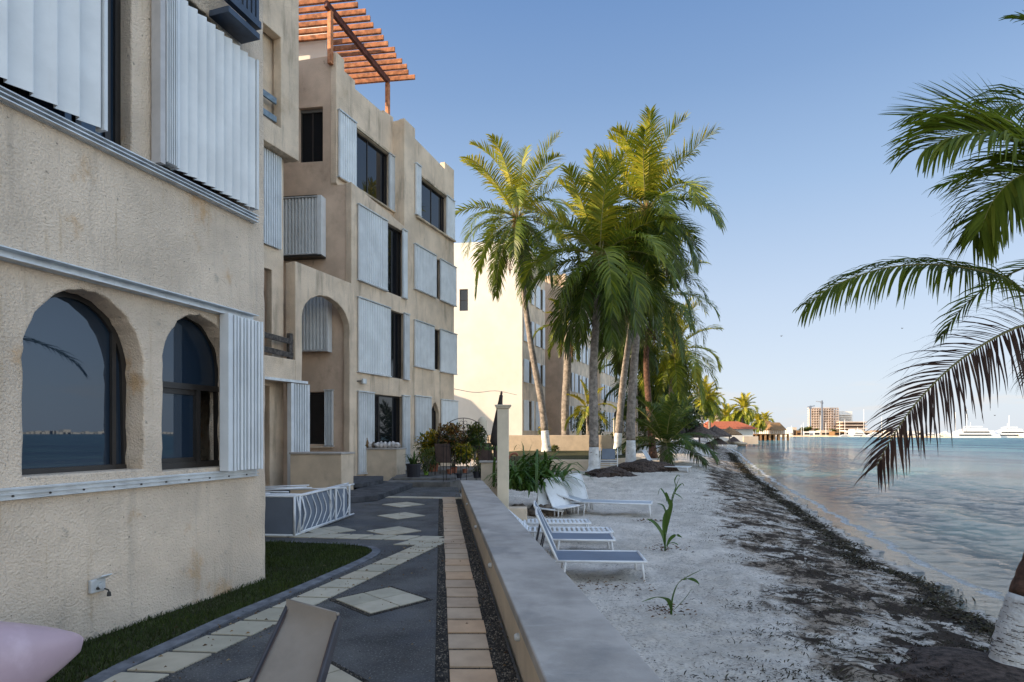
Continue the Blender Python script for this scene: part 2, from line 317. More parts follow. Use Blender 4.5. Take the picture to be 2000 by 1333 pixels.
# ---------------------------------------------------------------- terrain, water, paving
SHORE = [(-20, 3.0), (0, 5.0), (5.4, 6.15), (8.4, 7.0), (13.1, 8.2), (20, 10.3), (28.8, 13.0), (45, 18.5), (73, 28.4), (98, 36.6), (120, 43), (173, 66), (213, 88), (300, 130), (500, 235), (560, 1200), (9000, 5000)]
def xs(y): return interp(y, SHORE)
def z_in(y): return interp(y, [(0, -.55), (10, -.55), (15, -.45), (25, -.08), (30, .05), (60, .1), (300, .6), (9000, .6)])
WATER_Z = -.85
def gz(x, y):
    sd = xs(y)-x
    if sd < 0: return max(-3, -.87+sd*.05)
    W = interp(y, [(0, 3.2), (10, 3.6), (30, 5), (80, 8), (300, 20)])
    return lerp(-.87, z_in(y), sstep(0, W, sd)**.8)
def build_terrain():
    ys = [-30, -10, -3, 0]; y = 1.2
    while y < 62: ys.append(y); y *= 1.0125
    while y < 8500: ys.append(y); y *= 1.09
    offs = []; o = -9.5
    while o < 1.5: offs.append(o); o += .07
    offs = [-3500, -800, -200, -80, -40, -22, -14, -11]+offs+[2, 3, 5, 9, 20, 60]
    v = []; n = len(offs)
    for y in ys:
        s = xs(y)
        for o in offs:
            x = s+o; z = gz(x, y)
            if -9.6 < o < .8 and y < 62:
                a = sstep(.8, -.5, o)
                z += a*(.035*nz(x*1.3, y*1.3, 3)+.034*nz(x*4.2, y*4.2, 7)+.020*nz(x*9, y*9, 1))
                if 2.3 < -o and y < 26:
                    d1 = noise.voronoi(Vector((x*2.6+.5*nz(x*2, y*2), y*2.0, 0)))[0][0]; z += .05*max(0, .42+.3*nz(x*.5, y*.5)-d1)*-1+.012*max(0, .1-abs(d1-.5))*10*.5
                band = sstep(-5.2, -3.6, o)*sstep(0, -.8, o)
                z += band*.035*max(0, nz(x*2.2, y*5, 11))
            v.append((x, y, z))
    f = [(j*n+i, j*n+i+1, (j+1)*n+i+1, (j+1)*n+i) for j in range(len(ys)-1) for i in range(n-1)]
    me = bpy.data.meshes.new('beach_sand'); me.from_pydata(v, [], f); me.update()
    a = me.attributes.new('shore', 'FLOAT', 'POINT'); a.data.foreach_set('value', [-o for y in ys for o in offs])
    me.polygons.foreach_set('use_smooth', [True]*len(f))
    m = bpy.data.materials.new('pale_sand_with_seagrass_litter'); m.use_nodes = True; N = m.node_tree.nodes; L = m.node_tree.links
    b = N['Principled BSDF']; b.inputs['Roughness'].default_value = .95; b.inputs['Specular IOR Level'].default_value = .1
    g = N.new('ShaderNodeNewGeometry'); A = N.new('ShaderNodeAttribute'); A.attribute_name = 'shore'
    def nse(sc_, st=(1, 1, 1), det=6, rg=.62, rot=0):
        mp = N.new('ShaderNodeMapping'); mp.inputs['Scale'].default_value = st; mp.inputs['Rotation'].default_value = (0, 0, rot); L.new(g.outputs['Position'], mp.inputs[0])
        t = N.new('ShaderNodeTexNoise'); t.inputs['Scale'].default_value = sc_; t.inputs['Detail'].default_value = det; t.inputs['Roughness'].default_value = rg; t.inputs['Distortion'].default_value = .6
        L.new(mp.outputs[0], t.inputs['Vector']); return t.outputs['Fac']
    def rng(x, a_, b_, c_=0, d_=1):
        r = N.new('ShaderNodeMapRange'); r.interpolation_type = 'SMOOTHSTEP'
        for i, q in enumerate((a_, b_, c_, d_)): r.inputs[i+1].default_value = q
        L.new(x, r.inputs[0]); return r.outputs[0]
    def mth(op, a_, b_):
        q = N.new('ShaderNodeMath'); q.operation = op
        for i, s in enumerate((a_, b_)):
            if isinstance(s, (int, float)): q.inputs[i].default_value = s
            else: L.new(s, q.inputs[i])
        return q.outputs[0]
    def mx(fc, a_, b_):
        q = N.new('ShaderNodeMix'); q.data_type = 'RGBA'
        L.new(fc, q.inputs[0])
        for s, i in ((a_, 6), (b_, 7)):
            if isinstance(s, tuple): q.inputs[i].default_value = (*s, 1)
            else: L.new(s, q.inputs[i])
        return q.outputs[2]
    c = mx(rng(nse(1.2), .3, .7), (.53, .48, .415), (.735, .67, .59))
    c = mx(rng(nse(14, det=5), .52, .68, 0, .55), c, (.38, .33, .28))
    # fine scattered litter
    sp = mth('MULTIPLY', rng(nse(26, (1, 1.5, 1), rot=.5, rg=.75), .53, .60, 0, .8), rng(nse(2.0), .40, .6, .15, 1))
    c = mx(sp, c, (.07, .055, .048))
    # dark wrack band between dry sand and the water line
    sd = mth('ADD', A.outputs['Fac'], mth('MULTIPLY', mth('SUBTRACT', nse(.9), .5), 2.2))
    band = mth('MULTIPLY', rng(sd, 3.45, 3.1), rng(A.outputs['Fac'], .45, .75))
    brown = mth('MULTIPLY', band, rng(nse(1.25, (1, 1.1, 1), rot=1.1, rg=.68), .44, .50))
    wrA = rng(nse(1.75, (1, 1.25, 1), rot=-.7, rg=.74, det=9), .500, .535)
    wrB = rng(nse(7.5, (1, 1.5, 1), rot=-.3, rg=.78, det=8), .53, .57, 0, .9)
    wr2 = mth('MULTIPLY', mth('MAXIMUM', wrA, mth('MULTIPLY', wrB, rng(brown, 0, 1, .25, 1))), band)
    c = mx(mth('MULTIPLY', brown, .85), c, (.30, .235, .175))
    c = mx(wr2, c, (.052, .039, .030))
    wet = rng(A.outputs['Fac'], .75, .1)
    c = mx(mth('MULTIPLY', wet, .75), c, (.25, .235, .21))
    L.new(c, b.inputs['Base Color'])
    L.new(rng(A.outputs['Fac'], .45, .0, .95, .22), b.inputs['Roughness'])
    bp = N.new('ShaderNodeBump'); bp.inputs['Strength'].default_value = 1.0; bp.inputs['Distance'].default_value = .05
    hh = mth('ADD', mth('MULTIPLY', nse(16), .8), mth('ADD', mth('MULTIPLY', nse(55), .3), mth('MULTIPLY', wr2, .25)))
    L.new(hh, bp.inputs['Height']); L.new(bp.outputs[0], b.inputs['Normal'])
    me.materials.append(m); o = bpy.data.objects.new('beach_sand', me); col.objects.link(o)
    o['kind'] = 'structure'
build_terrain()

def build_water():
    ys = [-400, -100, -20, 0]; y = 1.5
    while y < 90: ys.append(y); y *= 1.016
    while y < 8600: ys.append(y); y *= 1.12
    v = []; n = 0; offs = [-1.0]; o = -.5
    while o < 12: offs.append(o); o += .09 if o < 3 else .16
    offs += [14, 18, 25, 40, 70, 120, 250, 600, 2000, 6000]; n = len(offs)
    for y in ys:
        for o in offs:
            x = xs(y)+o if y < 500 else lerp(240, 240, 0)+o
            h = 0
            if y < 90 and o < 13:
                a = min(1, max(0, o+.1)/2.0)*sstep(13, 9, o)
                q = o+.6*nz(x*.15, y*.15)           # swell crests run along the shore
                h = a*(.020*math.sin(q*2.1+1.2*nz(x*.2, y*.25, 4)*3)+.018*nz(x*1.1, y*1.1, 2)+.012*nz(x*3, y*3, 5))
            v.append((x, y, WATER_Z+h))
    f = [(j*n+i, j*n+i+1, (j+1)*n+i+1, (j+1)*n+i) for j in range(len(ys)-1) for i in range(n-1)]
    me = bpy.data.meshes.new('sea_water'); me.from_pydata(v, [], f); me.update(); me.polygons.foreach_set('use_smooth', [True]*len(f))
    at_ = me.attributes.new('off', 'FLOAT', 'POINT'); at_.data.foreach_set('value', [o for y in ys for o in offs])
    m = bpy.data.materials.new('shallow_turquoise_sea'); m.use_nodes = True; N = m.node_tree.nodes; L = m.node_tree.links
    b = N['Principled BSDF']; b.inputs['Roughness'].default_value = .07; b.inputs['IOR'].default_value = 1.33; b.inputs['Specular IOR Level'].default_value = .5
    g = N.new('ShaderNodeNewGeometry'); A = N.new('ShaderNodeAttribute'); A.attribute_name = 'off'
    def nse(sc_, st, det=4, rg=.6, rot=0.0):
        mp = N.new('ShaderNodeMapping'); mp.inputs['Scale'].default_value = st; mp.inputs['Rotation'].default_value = (0, 0, rot); L.new(g.outputs['Position'], mp.inputs[0])
        t = N.new('ShaderNodeTexNoise'); t.inputs['Scale'].default_value = sc_; t.inputs['Detail'].default_value = det; t.inputs['Roughness'].default_value = rg; t.inputs['Distortion'].default_value = .4
        L.new(mp.outputs[0], t.inputs['Vector']); return t.outputs['Fac']
    def rng(x, a_, b_, c_=0, d_=1):
        r = N.new('ShaderNodeMapRange'); r.interpolation_type = 'SMOOTHSTEP'
        for i, q in enumerate((a_, b_, c_, d_)): r.inputs[i+1].default_value = q
        L.new(x, r.inputs[0]); return r.outputs[0]
    def mx(fc, a_, b_):
        q = N.new('ShaderNodeMix'); q.data_type = 'RGBA'; L.new(fc, q.inputs[0])
        for s, i in ((a_, 6), (b_, 7)):
            if isinstance(s, tuple): q.inputs[i].default_value = (*s, 1)
            else: L.new(s, q.inputs[i])
        return q.outputs[2]
    c = mx(rng(nse(.09, (1, .6, 1)), .42, .6), (.02, .085, .14), (.10, .26, .28))
    c = mx(rng(nse(.22, (1, .35, 1)), .56, .68, 0, .7), c, (.02, .10, .18))
    c = mx(rng(A.outputs['Fac'], 1.6, .2, 0, .7), c, (.24, .29, .28))
    def mth(op, a_, b_):
        q = N.new('ShaderNodeMath'); q.operation = op
        for i, s in enumerate((a_, b_)):
            if isinstance(s, (int, float)): q.inputs[i].default_value = s
            else: L.new(s, q.inputs[i])
        return q.outputs[0]
    # foam: narrow broken line near the edge of the wash
    e = mth('ADD', A.outputs['Fac'], mth('MULTIPLY', mth('SUBTRACT', nse(.8, (1, 1, 1)), .5), .9))
    foam = mth('MULTIPLY', mth('MULTIPLY', rng(e, .07, .12), rng(e, .34, .20)), rng(nse(7, (1, 1, 1), 6, .7), .36, .5))
    c = mx(foam, c, (.92, .92, .90))
    L.new(c, b.inputs['Base Color']); L.new(mth('MAXIMUM', mth('MULTIPLY', foam, .8), rng(A.outputs['Fac'], 4, 60, .07, .30)), b.inputs['Roughness'])
    h = mth('ADD', mth('MULTIPLY', nse(1.3, (.42, 1.0, 1), 3, .6, -.35), .8), mth('ADD', mth('MULTIPLY', nse(5.2, (.45, 1.0, 1), 6, .76, -.25), .62), mth('MULTIPLY', nse(17, (.6, 1, 1), 4, .65, -.2), .16)))
    bp = N.new('ShaderNodeBump'); bp.inputs['Strength'].default_value = 1.0; bp.inputs['Distance'].default_value = .75
    L.new(h, bp.inputs['Height']); L.new(bp.outputs[0], b.inputs['Normal'])
    me.materials.append(m); o = bpy.data.objects.new('sea_water', me); col.objects.link(o); o['kind'] = 'structure'
build_water()

def PX(t, s): return (t-.124*s, s)       # path frame: lateral t, forward s
P1 = Plane(-2.677, 6.28, .3097, 1)       # near facade
PA = Plane(-6.14, 16.36, .4, 1)          # tower sea front and arch wall
PM = Plane(-6.49, 16.40, .4, 1)          # recessed middle wall
PT = Plane(-5.68, 18.87, .4, 1)          # top storey, set back
PF = Plane(-5.16, 18.80, 7.43, -1)       # tower flank that faces the camera
PW = Plane(.74, 41.9, 7.43, -1)          # sunlit flank of the next block
PS = Plane(.74, 41.9, .4, 1)             # its sea front

WT = .52                                 # lateral position of the wall's path-side face
mb = MB(); poly = [PX(WT, -2), PX(WT, 17.2), (-9, 17.2), (-9, 6.5), (-3.6, 3.5), (-5.2, -2)]
mb.prism(poly, -.5, 0.0); struct(mb.build('path', M['asphalt']))
# gravel edging beside the long tile strip
mb = MB()
for a, b_ in ((-.035, .075), (.345, .50)):
    mb.prism([PX(a, 1.5), PX(b_, 1.5), PX(b_, 14.3), PX(a, 14.3)], .0, .005)
struct(mb.build('path_gravel', M['gravel']))
mb = MB(); s = 1.9; rr = random.Random(3)
while s < 14.2:
    j = [rr.uniform(-.006, .006) for _ in range(4)]
    mb.prism([PX(.06+j[0], s), PX(.362+j[1], s+j[2]*.5), PX(.362+j[1], s+.292), PX(.06+j[0], s+.292+j[3]*.5)], .003, .016+rr.uniform(0, .003), rr.random()); s += .339
struct(mb.build('path_tile_strip', M['tilewarm'], bevel=.003))
mb = MB()
def tile(c, ex, ey, h=.013):
    c = Vector((c[0], c[1], 0)); ex = Vector((*ex, 0))*.5; ey = Vector((*ey, 0))*.5
    mb.prism([tuple((c+a*ex+b*ey).xy) for a, b in ((-1, -1), (1, -1), (1, 1), (-1, 1))], .0, h+rr.uniform(0, .002), rr.random())
# diagonal strip along the lawn
A0, A1 = Vector((-1.10, 8.60)), Vector((-2.86, 2.30)); L_ = (A1-A0).length; dd = (A1-A0).normalized(); n_ = int(L_/.36)
for i in range(n_+1):
    c = A0+dd*i*.365; tile(c, (.335, -.03), dd*.325)
# second row starting the cross strip, then cross strip
for i in range(9): tile((-1.30-.375*i, 8.78+.05*i), (.33, -.045), (.17, .34))
tile((-1.45, 8.42), (.33, -.03), (.17, .3))
for i in range(14): tile((-1.35-.42*i, 14.25+.06*i), (.40, -.05), (.06, .30))
# diamonds of four tiles each
for cx, cy, q in ((-1.36, 3.68, .29), (-1.257, 5.55, .30), (-1.93, 9.45, .31), (-2.14, 11.2, .32), (-2.43, 12.95, .33), (-3.0, 9.5, .3)):
    u = Vector((.70, .714))*q; v = Vector((-.714, .70))*q
    for a in (-.5, .5):
        for b_ in (-.5, .5): tile(Vector((cx, cy))+u*a*1.04+v*b_*1.04, u, v)
struct(mb.build('paving_tiles', M['tile'], bevel=.003))
mb = MB()
for cx, cy, q in ((-1.36, 3.68, .68), (-1.257, 5.55, .70)):
    u = Vector((.70, .714))*q; v = Vector((-.714, .70))*q; c = Vector((cx, cy))
    mb.prism([tuple(c+u*a*.5+v*b_*.5) for a, b_ in ((-1, -1), (1, -1), (1, 1), (-1, 1))], 0, .0045)
struct(mb.build('diamond_gravel_border', M['gravel']))
# lawn and its kerb
def gp(px, py): g_ = gnd(px, py); return (g_.x, g_.y)
edge = [gp(60, 1400), gp(200, 1318), gp(330, 1257), gp(440, 1207), gp(550, 1162), gp(620, 1132), gp(680, 1106), gp(715, 1089), gp(727, 1079), gp(718, 1072), gp(690, 1068), gp(620, 1064), gp(520, 1061), (-4.6, 8.6)]
lawn_poly = edge+[(-4.6, 6), (-2.72, 6.2), tuple(P1.P(-3, 0).xy), tuple(P1.P(-6, 0).xy)]
mb = MB(); mb.prism(lawn_poly, 0, .012); struct(mb.build('lawn', M['soil']))
mb = MB(); e3 = smoothpath([(*e, 0) for e in edge], 90)
for a, b_ in zip(e3, e3[1:]):
    t = (b_-a).normalized(); nn = Vector((t.y, -t.x, 0)); k = .11
    mb.add([a, b_, b_+nn*k, a+nn*k, a+Vector((0, 0, .024)), b_+Vector((0, 0, .024)), b_+nn*k+Vector((0, 0, .014)), a+nn*k+Vector((0, 0, .014))],
           [(4, 5, 6, 7), (3, 2, 6, 7), (0, 4, 5, 1)])
struct(mb.build('lawn_kerb', M['kerb']))
def inpoly(x, y, P):
    c = False; n = len(P)
    for i in range(n):
        (a, b_), (c_, d) = P[i], P[(i+1) % n]
        if (b_ > y) != (d > y) and x < (c_-a)*(y-b_)/(d-b_)+a: c = not c
    return c
def blades(poly, n, h, name, z0=0.01, seed=1, wdt=.0035, m='grass'):
    r_ = random.Random(seed); mb = MB(); X = [p[0] for p in poly]; Y = [p[1] for p in poly]; k = 0
    while k < n:
        x, y = r_.uniform(min(X), max(X)), r_.uniform(min(Y), max(Y))
        if not inpoly(x, y, poly): continue
        k += 1; patch = .5+.5*nz(x*2.3, y*2.3); hh = h*(.45+.8*patch)*r_.uniform(.5, 1.3); a = r_.uniform(0, 6.28); l = r_.uniform(.1, .8)*hh
        dx, dy = math.cos(a), math.sin(a); b_ = r_.uniform(0, 6.28); wx, wy = math.cos(b_)*wdt, math.sin(b_)*wdt
        mb.add([(x-wx, y-wy, z0), (x+wx, y+wy, z0), (x+dx*l*.5+wx*.7, y+dy*l*.5+wy*.7, z0+hh*.65), (x+dx*l, y+dy*l, z0+hh)], [(0, 1, 2, 3)], max(0, min(1, patch*.7+r_.uniform(-.15, .35))))
    o = mb.build(name, M[m]); o['kind'] = 'stuff'; return o
tag(blades(lawn_poly, 34000, .05, 'lawn_grass', seed=5), 'short dark green grass between the near wall and the kerb', 'grass')
# low wall between path and beach, with grey cap
lw = thing('garden_wall', 'long low tan wall with smooth grey cap between path and beach', 'wall', (0, 0, 0))
mb = MB(); s0, s1 = -1.5, 14.6; rr = random.Random(9)
mb.prism([PX(WT+.02, s0), PX(WT+.50, s0), PX(WT+.50, s1), PX(WT+.02, s1)], -.75, .335); part(mb, 'wall_body', M['wallpaint'], lw)
mb = MB(); mb.prism([PX(WT-.015, s0), PX(WT+.55, s0), PX(WT+.55, s1+.03), PX(WT-.015, s1+.03)], .337, .415); part(mb, 'wall_cap', M['cap'], lw, bevel=.012, seg=3)
for s in (3.95, 6.1, 8.6, 11.4):   # small round lamps set in the wall
    mb = MB(); c = Vector((*PX(WT+.02, s), .21)); d_ = Vector((-1, -.124, 0)).normalized()
    mb.tube([c, c+d_*.02, c+d_*.035], [.028, .028, .018], 14); part(mb, 'wall_light', M['rail'], lw, smooth=False)
# patio, steps and terraces
mb = MB(); mb.prism([(-3.75, 17.3), PX(.3, 17.3), (-.1, 24.5), (-4.6, 24.5)], -.2, .15); mb.prism([(-3.72, 18.0), PX(.3, 18.0), (-.1, 24.5), (-4.4, 24.5)], .15, .22)
struct(mb.build('patio', M['patio'], bevel=.015))
mb = MB(); P_ = [gnd(628, 962, .14), gnd(691, 957, .14), gnd(748, 939, .14), gnd(806, 944, .14), gnd(738, 967, .14), gnd(640, 975, .14)]
mb.prism([tuple(p.xy) for p in P_], 0, .14); struct(mb.build('entrance_step', M['slab'], bevel=.012))
mb = MB(); P_ = [gnd(670, 930, .26), gnd(749, 930, .26), gnd(747, 937, .26), gnd(708, 944, .26), gnd(670, 946, .26)]
mb.prism([tuple(p.xy) for p in P_], .14, .26); struct(mb.build('upper_entrance_step', M['slab'], bevel=.012))
# raised lawn in front of the next block and its retaining walls
mb = MB(); mb.prism([(-.6, 26.3), (4.3, 26.3), (4.6, 27.3), (6.1, 28.7), (6.2, 33), (.5, 33), (-1.5, 30)], -.6, lambda x, y: lerp(.38, .62, sstep(26.3, 32, y))); struct(mb.build('raised_lawn', M['soil']))
tag(blades([(-.4, 26.5), (4.2, 26.5), (6.0, 28.8), (6.1, 32.8), (.6, 32.8)], 9000, .07, 'lawn_blades', z0=.36, seed=8, wdt=.012), 'green grass on the raised lawn behind the palms', 'grass')
rw = thing('retaining_wall', 'low pale retaining wall at the edge of the raised lawn', 'wall')
mb = MB(); mb.prism([(1.6, 25.9), (4.4, 25.9), (4.75, 27.0), (6.4, 28.5), (6.3, 28.8), (4.6, 27.25), (4.3, 26.25), (1.6, 26.25)], -.5, .42); part(mb, 'wall_body', M['wallpaint'], rw, bevel=.03)
tw = thing('terrace_wall', 'long plain cream wall holding up the terrace of the next block', 'wall')
mb = MB(); mb.prism([(-2.6, 33), (5.7, 33), (5.7, 33.3), (-2.6, 33.3)], -.2, 1.5); mb.prism([(5.71, 33.01), (6.8, 33.5), (6.8, 33.8), (5.71, 33.31)], -.2, 1.32); part(mb, 'wall_body', M['wallpaint'], tw, bevel=.02)
mb = MB(); mb.prism([(-9, 33.3), (5.7, 33.3), (6.6, 33.8), (6.0, 35.0), (-9, 35.0)], -.2, 1.3); mb.prism([(-9, 35.0), (5.0, 35.0), (6.2, 48), (20, 80), (-9, 80)], -.2, .35); struct(mb.build('terrace', M['patio']))
# darker mound of palm roots and litter
def mound(c, r, h, label, n=900, seed=2, far=False):
    r_ = random.Random(seed); mb = MB(); c = Vector(c)
    mb.blob(c-Vector((0, 0, h*.3)), r, r*.8, h*1.1, seed, .25, 22, 10)
    for i in range(n):
        a = r_.uniform(0, 6.28); q = r*math.sqrt(r_.random())*1.12; x, y = c.x+q*math.cos(a), c.y+q*.8*math.sin(a); z = c.z+h*max(0, 1-(q/r)**2)*.75-.02
        b_ = r_.uniform(0, 6.28); l = r_.uniform(.04, .16); mb.tube([(x, y, z), (x+math.cos(b_)*l*.5, y+math.sin(b_)*l*.5, z+r_.uniform(.01, .05)), (x+math.cos(b_)*l, y+math.sin(b_)*l, z-.02)], .007 if not far else .014, 4)
    return tag(mb.build('root_mound', M['rootpile'], smooth=False), label, 'mound')
mound((4.2, 5.25, -.66), 1.05, .16, 'dark litter heaped round the foot of the leaning right-hand palm', 1600, 4)
mound((4.0, 24.0, -.14), 1.1, .34, 'root mound under the middle whitewashed palm', 500, 5, True)
mound((5.9, 26.0, -.1), 1.3, .55, 'larger dark mound beside the right whitewashed palm', 500, 6, True)
# strips of seaweed thrown up along the water's edge
def weed():
    r_ = random.Random(12); mb = MB()
    for i in range(24000):
        y = 1.5*math.exp(r_.random()*math.log(70/1.5)); base = xs(y)-.95+.55*nz(y*.5, 3)+.3*nz(y*1.7, 8)
        dens = .5+.9*nz(y*1.1, 20); 
        if r_.random() > dens+.25: continue
        sc_ = 1+y*.035; o = r_.gauss(0, .13)*(1+.2*sc_)*(.6+max(0, dens)); x = base+o
        hgt = .10*math.exp(-(o/.16)**2)*max(.15, dens); z = gz(x, y)+r_.random()*hgt
        a = r_.uniform(0, 6.28); l = r_.uniform(.03, .09)*sc_; d_ = Vector((math.cos(a), math.sin(a), r_.uniform(-.2, .5)))*l; p = Vector((x, y, z))
        mb.ribbon([p, p+d_*.5+Vector((0, 0, .012)), p+d_], [.006*sc_, .008*sc_, .003*sc_], (-math.sin(a), math.cos(a), r_.uniform(-.6, .6)), r_.random())
    # looser clumps on the wrack band
    for k in range(330):
        y = 2.2*math.exp(r_.random()*math.log(30/2.2)); cx = xs(y)-r_.uniform(.9, 3.9); ln = r_.uniform(.15, .6)
        for i in range(40):
            o = r_.gauss(0, 1); x = cx+o*ln*.9+r_.gauss(0, .03); yy = y-o*ln*.35+r_.gauss(0, .035); z = gz(x, yy)+r_.random()*.03+.008
            a = r_.uniform(0, 6.28); l = r_.uniform(.02, .07); d_ = Vector((math.cos(a), math.sin(a), r_.uniform(-.1, .4)))*l; p = Vector((x, yy, z))
            mb.ribbon([p, p+d_*.5+Vector((0, 0, .008)), p+d_], [.004, .006, .002], (-math.sin(a), math.cos(a), .3), r_.random()*.7)
    # fine dry litter over the pale sand
    for k in range(7000):
        y = 2.2*math.exp(r_.random()*math.log(24/2.2)); x = r_.uniform(1.05-.124*y, xs(y)-3.0)
        if nz(x*1.1, y*1.1, 30) < r_.uniform(-.35, .25): continue
        z = gz(x, y)+.03; a = r_.uniform(0, 6.28); l = r_.uniform(.012, .05); d_ = Vector((math.cos(a), math.sin(a), r_.uniform(-.1, .2)))*l; p = Vector((x, y, z))
        mb.ribbon([p, p+d_], [.0022, .0015], (-math.sin(a), math.cos(a), .4), r_.random()*.8)
    tag(mb.build('seaweed', M['seaweed']), 'dark seaweed thrown up in a ragged line along the water edge', 'seaweed', kind='stuff')
weed()
def scatter():
    r_ = random.Random(77); mb = MB(); dia = []
    for cx, cy, q in ((-1.36, 3.68, .34), (-1.257, 5.55, .35)):
        dia.append((cx, cy, q))
    def peb(x, y, s, z=.006):
        a = r_.uniform(0, 6.28); e = r_.uniform(.6, 1.3); p = [(x+math.cos(a+k*1.571)*s*(e if k % 2 else 1), y+math.sin(a+k*1.571)*s*(e if k % 2 else 1), z) for k in range(4)]
        mb.add(p+[(x, y, z+s*.8)], [(0, 1, 4), (1, 2, 4), (2, 3, 4), (3, 0, 4)], r_.random()**1.5)
    for i in range(9000):
        s = 2.6*math.exp(r_.random()*math.log(13/2.6)); t = r_.choice((r_.uniform(-.03, .055), r_.uniform(.365, .50), r_.uniform(.365, .50))); x, y = PX(t, s); peb(x, y, r_.uniform(.003, .008)*(1+s*.06))
    for i in range(2600):
        k = int((s := 1.9+r_.random()*12)/.339); s = 1.9+round((s-1.9)/.339)*.339-.022+r_.uniform(-.018, .018); x, y = PX(r_.uniform(.06, .36), s); peb(x, y, r_.uniform(.003, .006))
    for cx, cy, q in dia:
        for i in range(900):
            u = r_.uniform(-1, 1); side = r_.choice((-1, 1)); v = side*r_.uniform(.91, 1.0); a, b = (u, v) if r_.random() < .5 else (v, u); a *= q; b *= q; x = cx+.70*a-.714*b; y = cy+.714*a+.70*b; peb(x, y, r_.uniform(.003, .007))
    for i in range(2600):      # loose grit and sand beside the diagonal tiles
        f = r_.random(); c = A0+dd*f*L_; o = r_.choice((-1, 1))*r_.uniform(.17, .26); peb(c.x+o, c.y, r_.uniform(.002, .006))
    for i in range(1500):
        y = r_.uniform(2.8, 14); x = r_.uniform(-2.2, .4)-.124*y; peb(x, y, r_.uniform(.002, .006))
    tag(mb.build('loose_pebbles', M['pebble']), 'loose pebbles and grit along the tile edges of the path', 'pebbles', kind='stuff')
    mb = MB()
    for i in range(420):
        if r_.random() < .5: f = r_.random(); c = A0+dd*f*L_; x, y = c.x+r_.gauss(0, .25), c.y+r_.gauss(0, .2)
        else: y = r_.uniform(2.8, 16); x = r_.choice((r_.gauss(.44, .06), r_.uniform(-1.8, .4)))-.124*y
        a = r_.uniform(0, 6.28); l = r_.uniform(.012, .035); d = Vector((math.cos(a), math.sin(a), 0))*l; p = Vector((x, y, .018)); mb.ribbon([p, p+d*.5+Vector((0, 0, .006)), p+d], [.001, l*.22, .001], (-d.y, d.x, .2), r_.random())
    for i in range(500):       # rust-brown husks round the seedlings and loungers
        cx, cy, z, rad = r_.choice(((1.9, 6.95, -.52, .35), (2.8, 10.6, -.5, .35), (1.3, 8.0, -.55, .6), (.6, 14, -.42, .8), (3.2, 13.6, -.45, .3))); x, y = cx+r_.gauss(0, rad*.6), cy+r_.gauss(0, rad*.4)
        a = r_.uniform(0, 6.28); l = r_.uniform(.02, .07); d = Vector((math.cos(a), math.sin(a), .1))*l; p = Vector((x, y, gz(x, y)+.03)); mb.ribbon([p, p+d*.5+Vector((0, 0, .008)), p+d], [.001, l*.14, .001], (-d.y, d.x, .2), r_.random()*.6)
    tag(mb.build('leaf_litter', M['litter']), 'scattered dry leaf bits on the paving and sand', 'leaf litter', kind='stuff')
scatter()
# ---------------------------------------------------------------- buildings
def arch(u0, u1, z0, zs, zt, n=22, jit=0.0, seed=1, pointed=False):
    """outline of an arched opening, ccw; zs = springing, zt = crown"""
    r_ = random.Random(seed); c = (u0+u1)/2; a = (u1-u0)/2; out = [(u0, z0), (u1, z0)]
    if jit:
        k = 9; out += [(u1+r_.uniform(-jit, jit), lerp(z0, zs, i/k)) for i in range(1, k)]
    for i in range(n+1):
        g = math.pi*i/n; q = 1.0 if not pointed else (abs(math.cos(g))**1.0)
        x = c+a*math.cos(g); z = zs+(zt-zs)*(math.sin(g) if not pointed else (1-abs(math.cos(g))**1.6))
        out.append((x+r_.uniform(-jit, jit), z+r_.uniform(-jit, jit)))
    if jit: out += [(u0+r_.uniform(-jit, jit), lerp(zs, z0, i/k)) for i in range(1, k)]
    return out
def rect(u0, u1, z0, z1): return [(u0, z0), (u1, z0), (u1, z1), (u0, z1)]
def wall(name, pl, outline, holes, th, m, parent, bevel=0.0, off=0.0, bres=1):
    """a flat wall of thickness th behind the plane, with openings cut through"""
    cu = bpy.data.curves.new('tmp', 'CURVE'); cu.dimensions = '2D'; cu.fill_mode = 'BOTH'
    for loop in [outline]+holes:
        sp = cu.splines.new('POLY'); sp.points.add(len(loop)-1); sp.use_cyclic_u = True
        for p, q in zip(sp.points, loop): p.co = (q[0], q[1], 0, 1)
    cu.extrude = th/2-bevel; cu.bevel_depth = bevel; cu.bevel_resolution = bres
    if bevel: cu.offset = -bevel
    ob = bpy.data.objects.new('tmp', cu); sc.collection.objects.link(ob); dg = bpy.context.evaluated_depsgraph_get(); dg.update()
    me = bpy.data.meshes.new_from_object(ob.evaluated_get(dg)); bpy.data.objects.remove(ob)
    for v in me.vertices:
        p = pl.P(v.co.x, v.co.y, off-th/2+v.co.z); v.co = p
    me.name = name; me.materials.clear(); me.materials.append(m)
    bm = bmesh.new(); bm.from_mesh(me); bmesh.ops.remove_doubles(bm, verts=bm.verts, dist=1e-5); bmesh.ops.recalc_face_normals(bm, faces=bm.faces); bm.to_mesh(me); bm.free()
    for p in me.polygons: p.use_smooth = False
    o = bpy.data.objects.new(name, me); col.objects.link(o); o.parent = parent; return o
